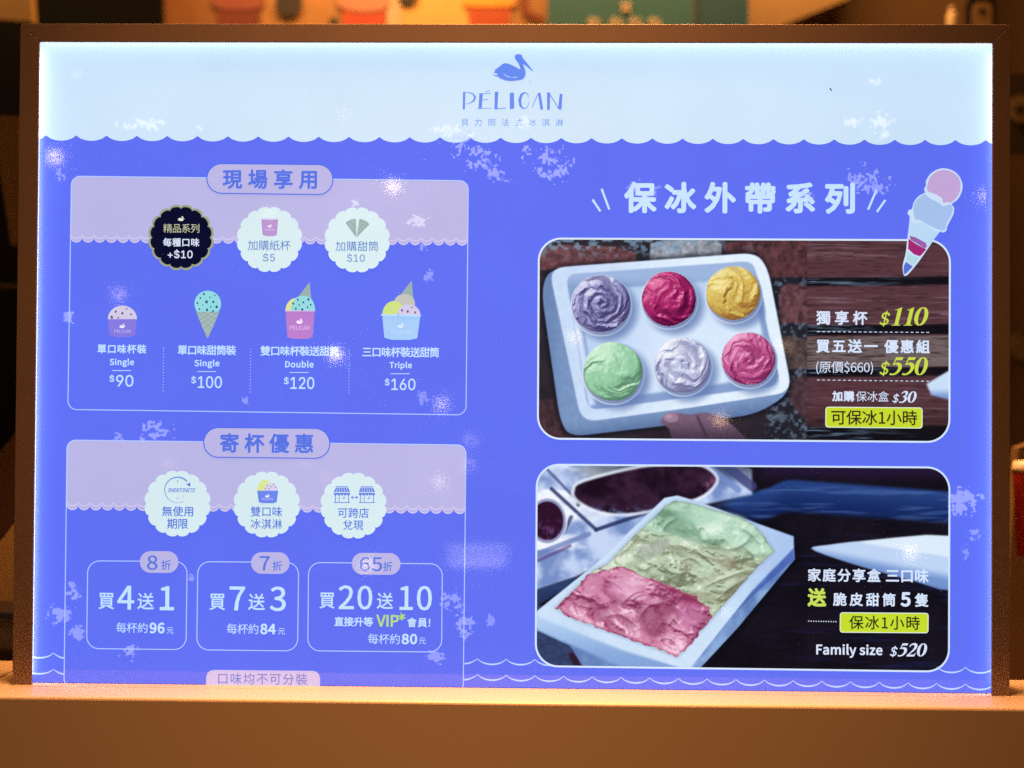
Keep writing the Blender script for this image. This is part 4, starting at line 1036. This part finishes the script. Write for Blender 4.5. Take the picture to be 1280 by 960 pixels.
# ================================================================== what the shop shows around the sign (out of focus)
def wpoly(pts, y): return [(float(v[0]), float(v[2])) for v in [U(p[0], p[1], y) for p in pts]]
wall = paint('ochre_wall_plaster', (0.24, 0.14, 0.065), rough=0.8, vary=0.25, scale=5, fine=120)
w = slab('back_wall', wpoly([(-700, -900), (2000, -900), (2000, 1500), (-700, 1500)], 1.05), 1.05, 1.09, wall)
tag(w, None, None, kind='structure')
black = paint('black_board', (0.012, 0.012, 0.014), rough=0.6)
def card(name, pts, y, c, label, cat, thick=0.012, matname=None, rough=0.6, parent=None):
    o = slab(name, wpoly(pts, y), y, y + thick, paint(matname or name + '_surface', c, rough=rough, vary=.15, scale=30, fine=400), parent)
    if label: tag(o, label, cat)
    return o
card('blackboard', [(38, -120), (200, -120), (206, 900), (-60, 900), (-60, 25), (42, 25)], 0.62, (0.004, 0.004, 0.005), 'black board standing behind the top left corner of the sign', 'board', matname='black_board2')
card('ochre_plank', [(-60, -80), (34, -80), (40, 27), (-60, 20)], 0.50, (0.30, 0.18, 0.06), 'small ochre plank at the upper corner of the black board', 'plank')

post = empty('muffin_poster', 'out of focus poster of muffins and berries behind the sign top edge', 'poster')
yp = 0.66
slab('poster_sheet', wpoly([(203, -200), (690, -200), (690, 700), (209, 700)], yp), yp, yp + .008, paint('poster_ochre', (0.40, 0.21, 0.08), rough=.55, vary=.3, scale=12, fine=90), post)
def ink(name, pts, c, k, label=None):
    return slab(name, wpoly(pts, yp - .001 * k), yp - .001 * k, yp - .001 * k + .0006, paint(name + '_' + str(len(MATS)), c, rough=.55, vary=.25, scale=60, fine=200), post)
ink('brown_backdrop', [(203, -100), (322, -100), (330, 90), (207, 90)], (0.25, 0.11, 0.04), 1)  # brown-tan area of the printed poster
ink('bright_backdrop', [(492, -100), (640, -100), (640, 90), (486, 90)], (0.72, 0.43, 0.14), 1)
ink('pale_backdrop', [(482, -100), (505, -100), (500, 90), (484, 90)], (0.62, 0.46, 0.32), 2)
for cx, top_, cupc, topc in ((298, (-12, 12), (0.16, 0.03, 0.02), (0.26, 0.07, 0.06)), (455, (-14, 14), (0.50, 0.07, 0.03), (0.52, 0.24, 0.18)), (612, (-14, 8), (0.42, 0.07, 0.02), (0.80, 0.38, 0.06))):
    ink('muffin_cup', [(cx - 27, top_[1] - 4), (cx + 27, top_[1] - 4), (cx + 22, 75), (cx - 22, 75)], cupc, 3)
    ink('muffin_top', spline([(cx - 32, 6), (cx - 28, -14), (cx - 8, -34), (cx + 14, -32), (cx + 30, -12), (cx + 31, 6), (cx + 14, top_[1]), (cx - 12, top_[1])], 3), topc, 4)
for bx, by, r in ((361, 3, 17), (510, -8, 13), (417, 27, 6), (420, -30, 10)):
    ink('blueberry', circ(bx, by, r, n=18), (0.025, 0.02, 0.03), 5)
ink('cherry_stem', spline([(652, -30), (650, 6), (660, 20), (678, 26), (681, 22), (664, 14), (657, 2), (659, -30)], 3), (0.22, 0.04, 0.02), 5)

teal = empty('teal_menu_board', 'out of focus teal board with cream lettering behind the sign', 'board')
yt = 0.60
slab('board_leaf', wpoly([(690, -160), (868, -160), (866, 400), (672, 400)], yt), yt, yt + .012, paint('teal_board', (0.025, 0.15, 0.21), rough=.5, vary=.2, scale=9, fine=200), teal)
slab('board_leaf', wpoly([(871, -160), (938, -160), (930, 400), (868, 400)], yt + .004), yt + .004, yt + .016, paint('teal_board_dark', (0.012, 0.09, 0.16), rough=.5, vary=.2, scale=9, fine=200), teal)
cream = paint('cream_board_letter', (0.75, 0.62, 0.45), rough=.6)
def tl(name, polys):
    for p in polys: slab(name, wpoly(p, yt - .002), yt - .002, yt - .0004, cream, teal)
tl('cross_mark', [stroke([(777, 3), (788, 14)], 3.4)[0], stroke([(788, 3), (777, 14)], 3.4)[0]])
for x in (742, 770, 794, 818):
    tl('letter_top', [stroke([(x - 8, 27), (x + 8, 26.5)], 3)[0], stroke([(x - 2, 21), (x - 3, 36)], 3)[0], stroke([(x + 5, 23), (x + 6, 36)], 3)[0]])

card('wall_panel', [(940, -160), (1075, -160), (1062, -2), (972, 34), (960, 300), (928, 300)], 0.70, (0.34, 0.22, 0.10), 'plain tan wall panel right of the teal board', 'panel', thick=.05)
card('shelf_side', [(1080, -200), (1215, -200), (1215, 400), (940, 400), (976, 32), (1064, -2)], 0.80, (0.14, 0.075, 0.03), 'dark brown shelf side behind the top right of the sign', 'shelf', thick=.05)
cup = empty('cream_jar', 'small cream jar beside the arched black plaque', 'jar')
def lathe(name, cx, cy, cz, prof, mat, parent, n=24):
    V = []; F = []
    for r, z in prof:
        for k in range(n): V.append((cx + r * math.cos(2 * math.pi * k / n), cy + r * math.sin(2 * math.pi * k / n), cz + z))
    for i in range(len(prof) - 1):
        for k in range(n): F.append((i * n + k, i * n + (k + 1) % n, (i + 1) * n + (k + 1) % n, (i + 1) * n + k))
    F.append(tuple(range(n))[::-1]); F.append(tuple((len(prof) - 1) * n + k for k in range(n)))
    o = mesh_obj(name, V, F, mat, parent)
    for p in o.data.polygons: p.use_smooth = True
    return o
jp = U(1190, 32, .55)
lathe('jar_body', jp[0], .55, jp[2], [(.006, -.03), (.0065, 0), (.0062, .012), (.004, .017)], paint('jar_glaze', (.65, .5, .32), rough=.4), cup)
lathe('jar_lid', jp[0], .55, jp[2] + .017, [(.0045, 0), (.0045, .004), (.001, .006)], paint('jar_glaze', (.65, .5, .32), rough=.4), cup)

pla = empty('arched_plaque', 'black arched plaque with a tiny bird behind the top right corner', 'plaque')
slab('plaque_board', wpoly([(1211, 60), (1211, 4), (1216, -10), (1228, -16), (1240, -10), (1245, 4), (1245, 60)], .56), .56, .57, black, pla)
slab('plaque_field', wpoly([(1216, 60), (1216, 10), (1220, 3), (1236, 3), (1240, 10), (1240, 60)], .558), .558, .5596, paint('plaque_gold', (.28, .17, .08), rough=.5), pla)
def birdat(cx, cy, wpx, y, parent, mat):
    s = wpx / 51.0
    slab('bird_emblem', wpoly([((x - 640.6) * s + cx, (yy - 84.7) * s + cy) for x, yy in BIRD], y), y, y + .0008, mat, parent)
birdat(1228, 12, 11, .5566, pla, black)
bd2 = empty('bird_banner', 'dark banner with round bird emblem beyond the right edge of the sign', 'banner')
slab('banner_cloth', wpoly([(1252, 92), (1420, 92), (1420, 192), (1252, 192)], .50), .50, .506, paint('banner_brown', (.055, .035, .02), rough=.7), bd2)
slab('emblem_disc', wpoly(circ(1276, 136, 17, n=28), .498), .498, .4995, paint('emblem_cream', (.30, .20, .11), rough=.6), bd2)
birdat(1275, 135, 15, .4968, bd2, black)
bd3 = empty('round_badge', 'dim round brown emblem on the wall right of the sign', 'emblem')
slab('emblem_rim', wpoly(circ(1283, 436, 22, n=28), .56), .56, .565, paint('emblem_dim', (.07, .045, .025), rough=.7), bd3)
slab('emblem_face', wpoly(circ(1283, 436, 17, n=28), .558), .558, .5596, paint('emblem_dim_face', (.16, .10, .05), rough=.7), bd3)
cupr = empty('red_cup', 'red paper cup with a pale lid beyond the lower right of the sign', 'cup')
rp = U(1281, 615, .16)
lathe('cup_body', rp[0], .16, rp[2], [(.0055, -.05), (.0085, .015), (.0088, .016)], paint('red_paper', (.55, .03, .02), rough=.5), cupr)
lathe('cup_lid', rp[0], .16, rp[2] + .016, [(.0094, 0), (.0094, .003), (.008, .008), (.002, .009)], paint('pale_lid', (.75, .6, .42), rough=.4), cupr)
card('leaning_card', [(1273, 560), (1330, 540), (1330, 880), (1258, 880), (1262, 700)], .22, (.22, .12, .05), 'brown card leaning right of the sign under the red cup', 'card')
card('ochre_shelf_board', [(-60, 138), (26, 146), (26, 300), (14, 306), (-4, 190), (-60, 184)], .30, (.30, .19, .08), 'ochre shelf board left of the sign frame', 'board')
card('slim_slat', [(-60, 352), (30, 356), (30, 360), (-60, 357)], .32, (.16, .11, .06), 'thin dim slat below the ochre shelf board', 'slat')
card('tan_wrapper', [(-60, 700), (-10, 690), (28, 640), (28, 742), (12, 758), (-60, 790)], .12, (.50, .32, .14), 'tan paper wrapper lying behind the lower left of the frame', 'wrapper')
card('brown_flap', [(-4, 570), (28, 530), (28, 636), (-4, 680), (-60, 690), (-60, 600)], .20, (.12, .06, .025), 'dark brown flap above the tan wrapper', 'flap')
b = box('black_tray', tuple(U(-60, 838, .06)), (float(U(21, 838, .06)[0]), .10, float(U(10, 766, .06)[2])), paint('black_tray_plastic', (.012, .012, .014), rough=.25), None, bev=.003)
tag(b, 'glossy black tray on the counter left of the sign', 'tray')
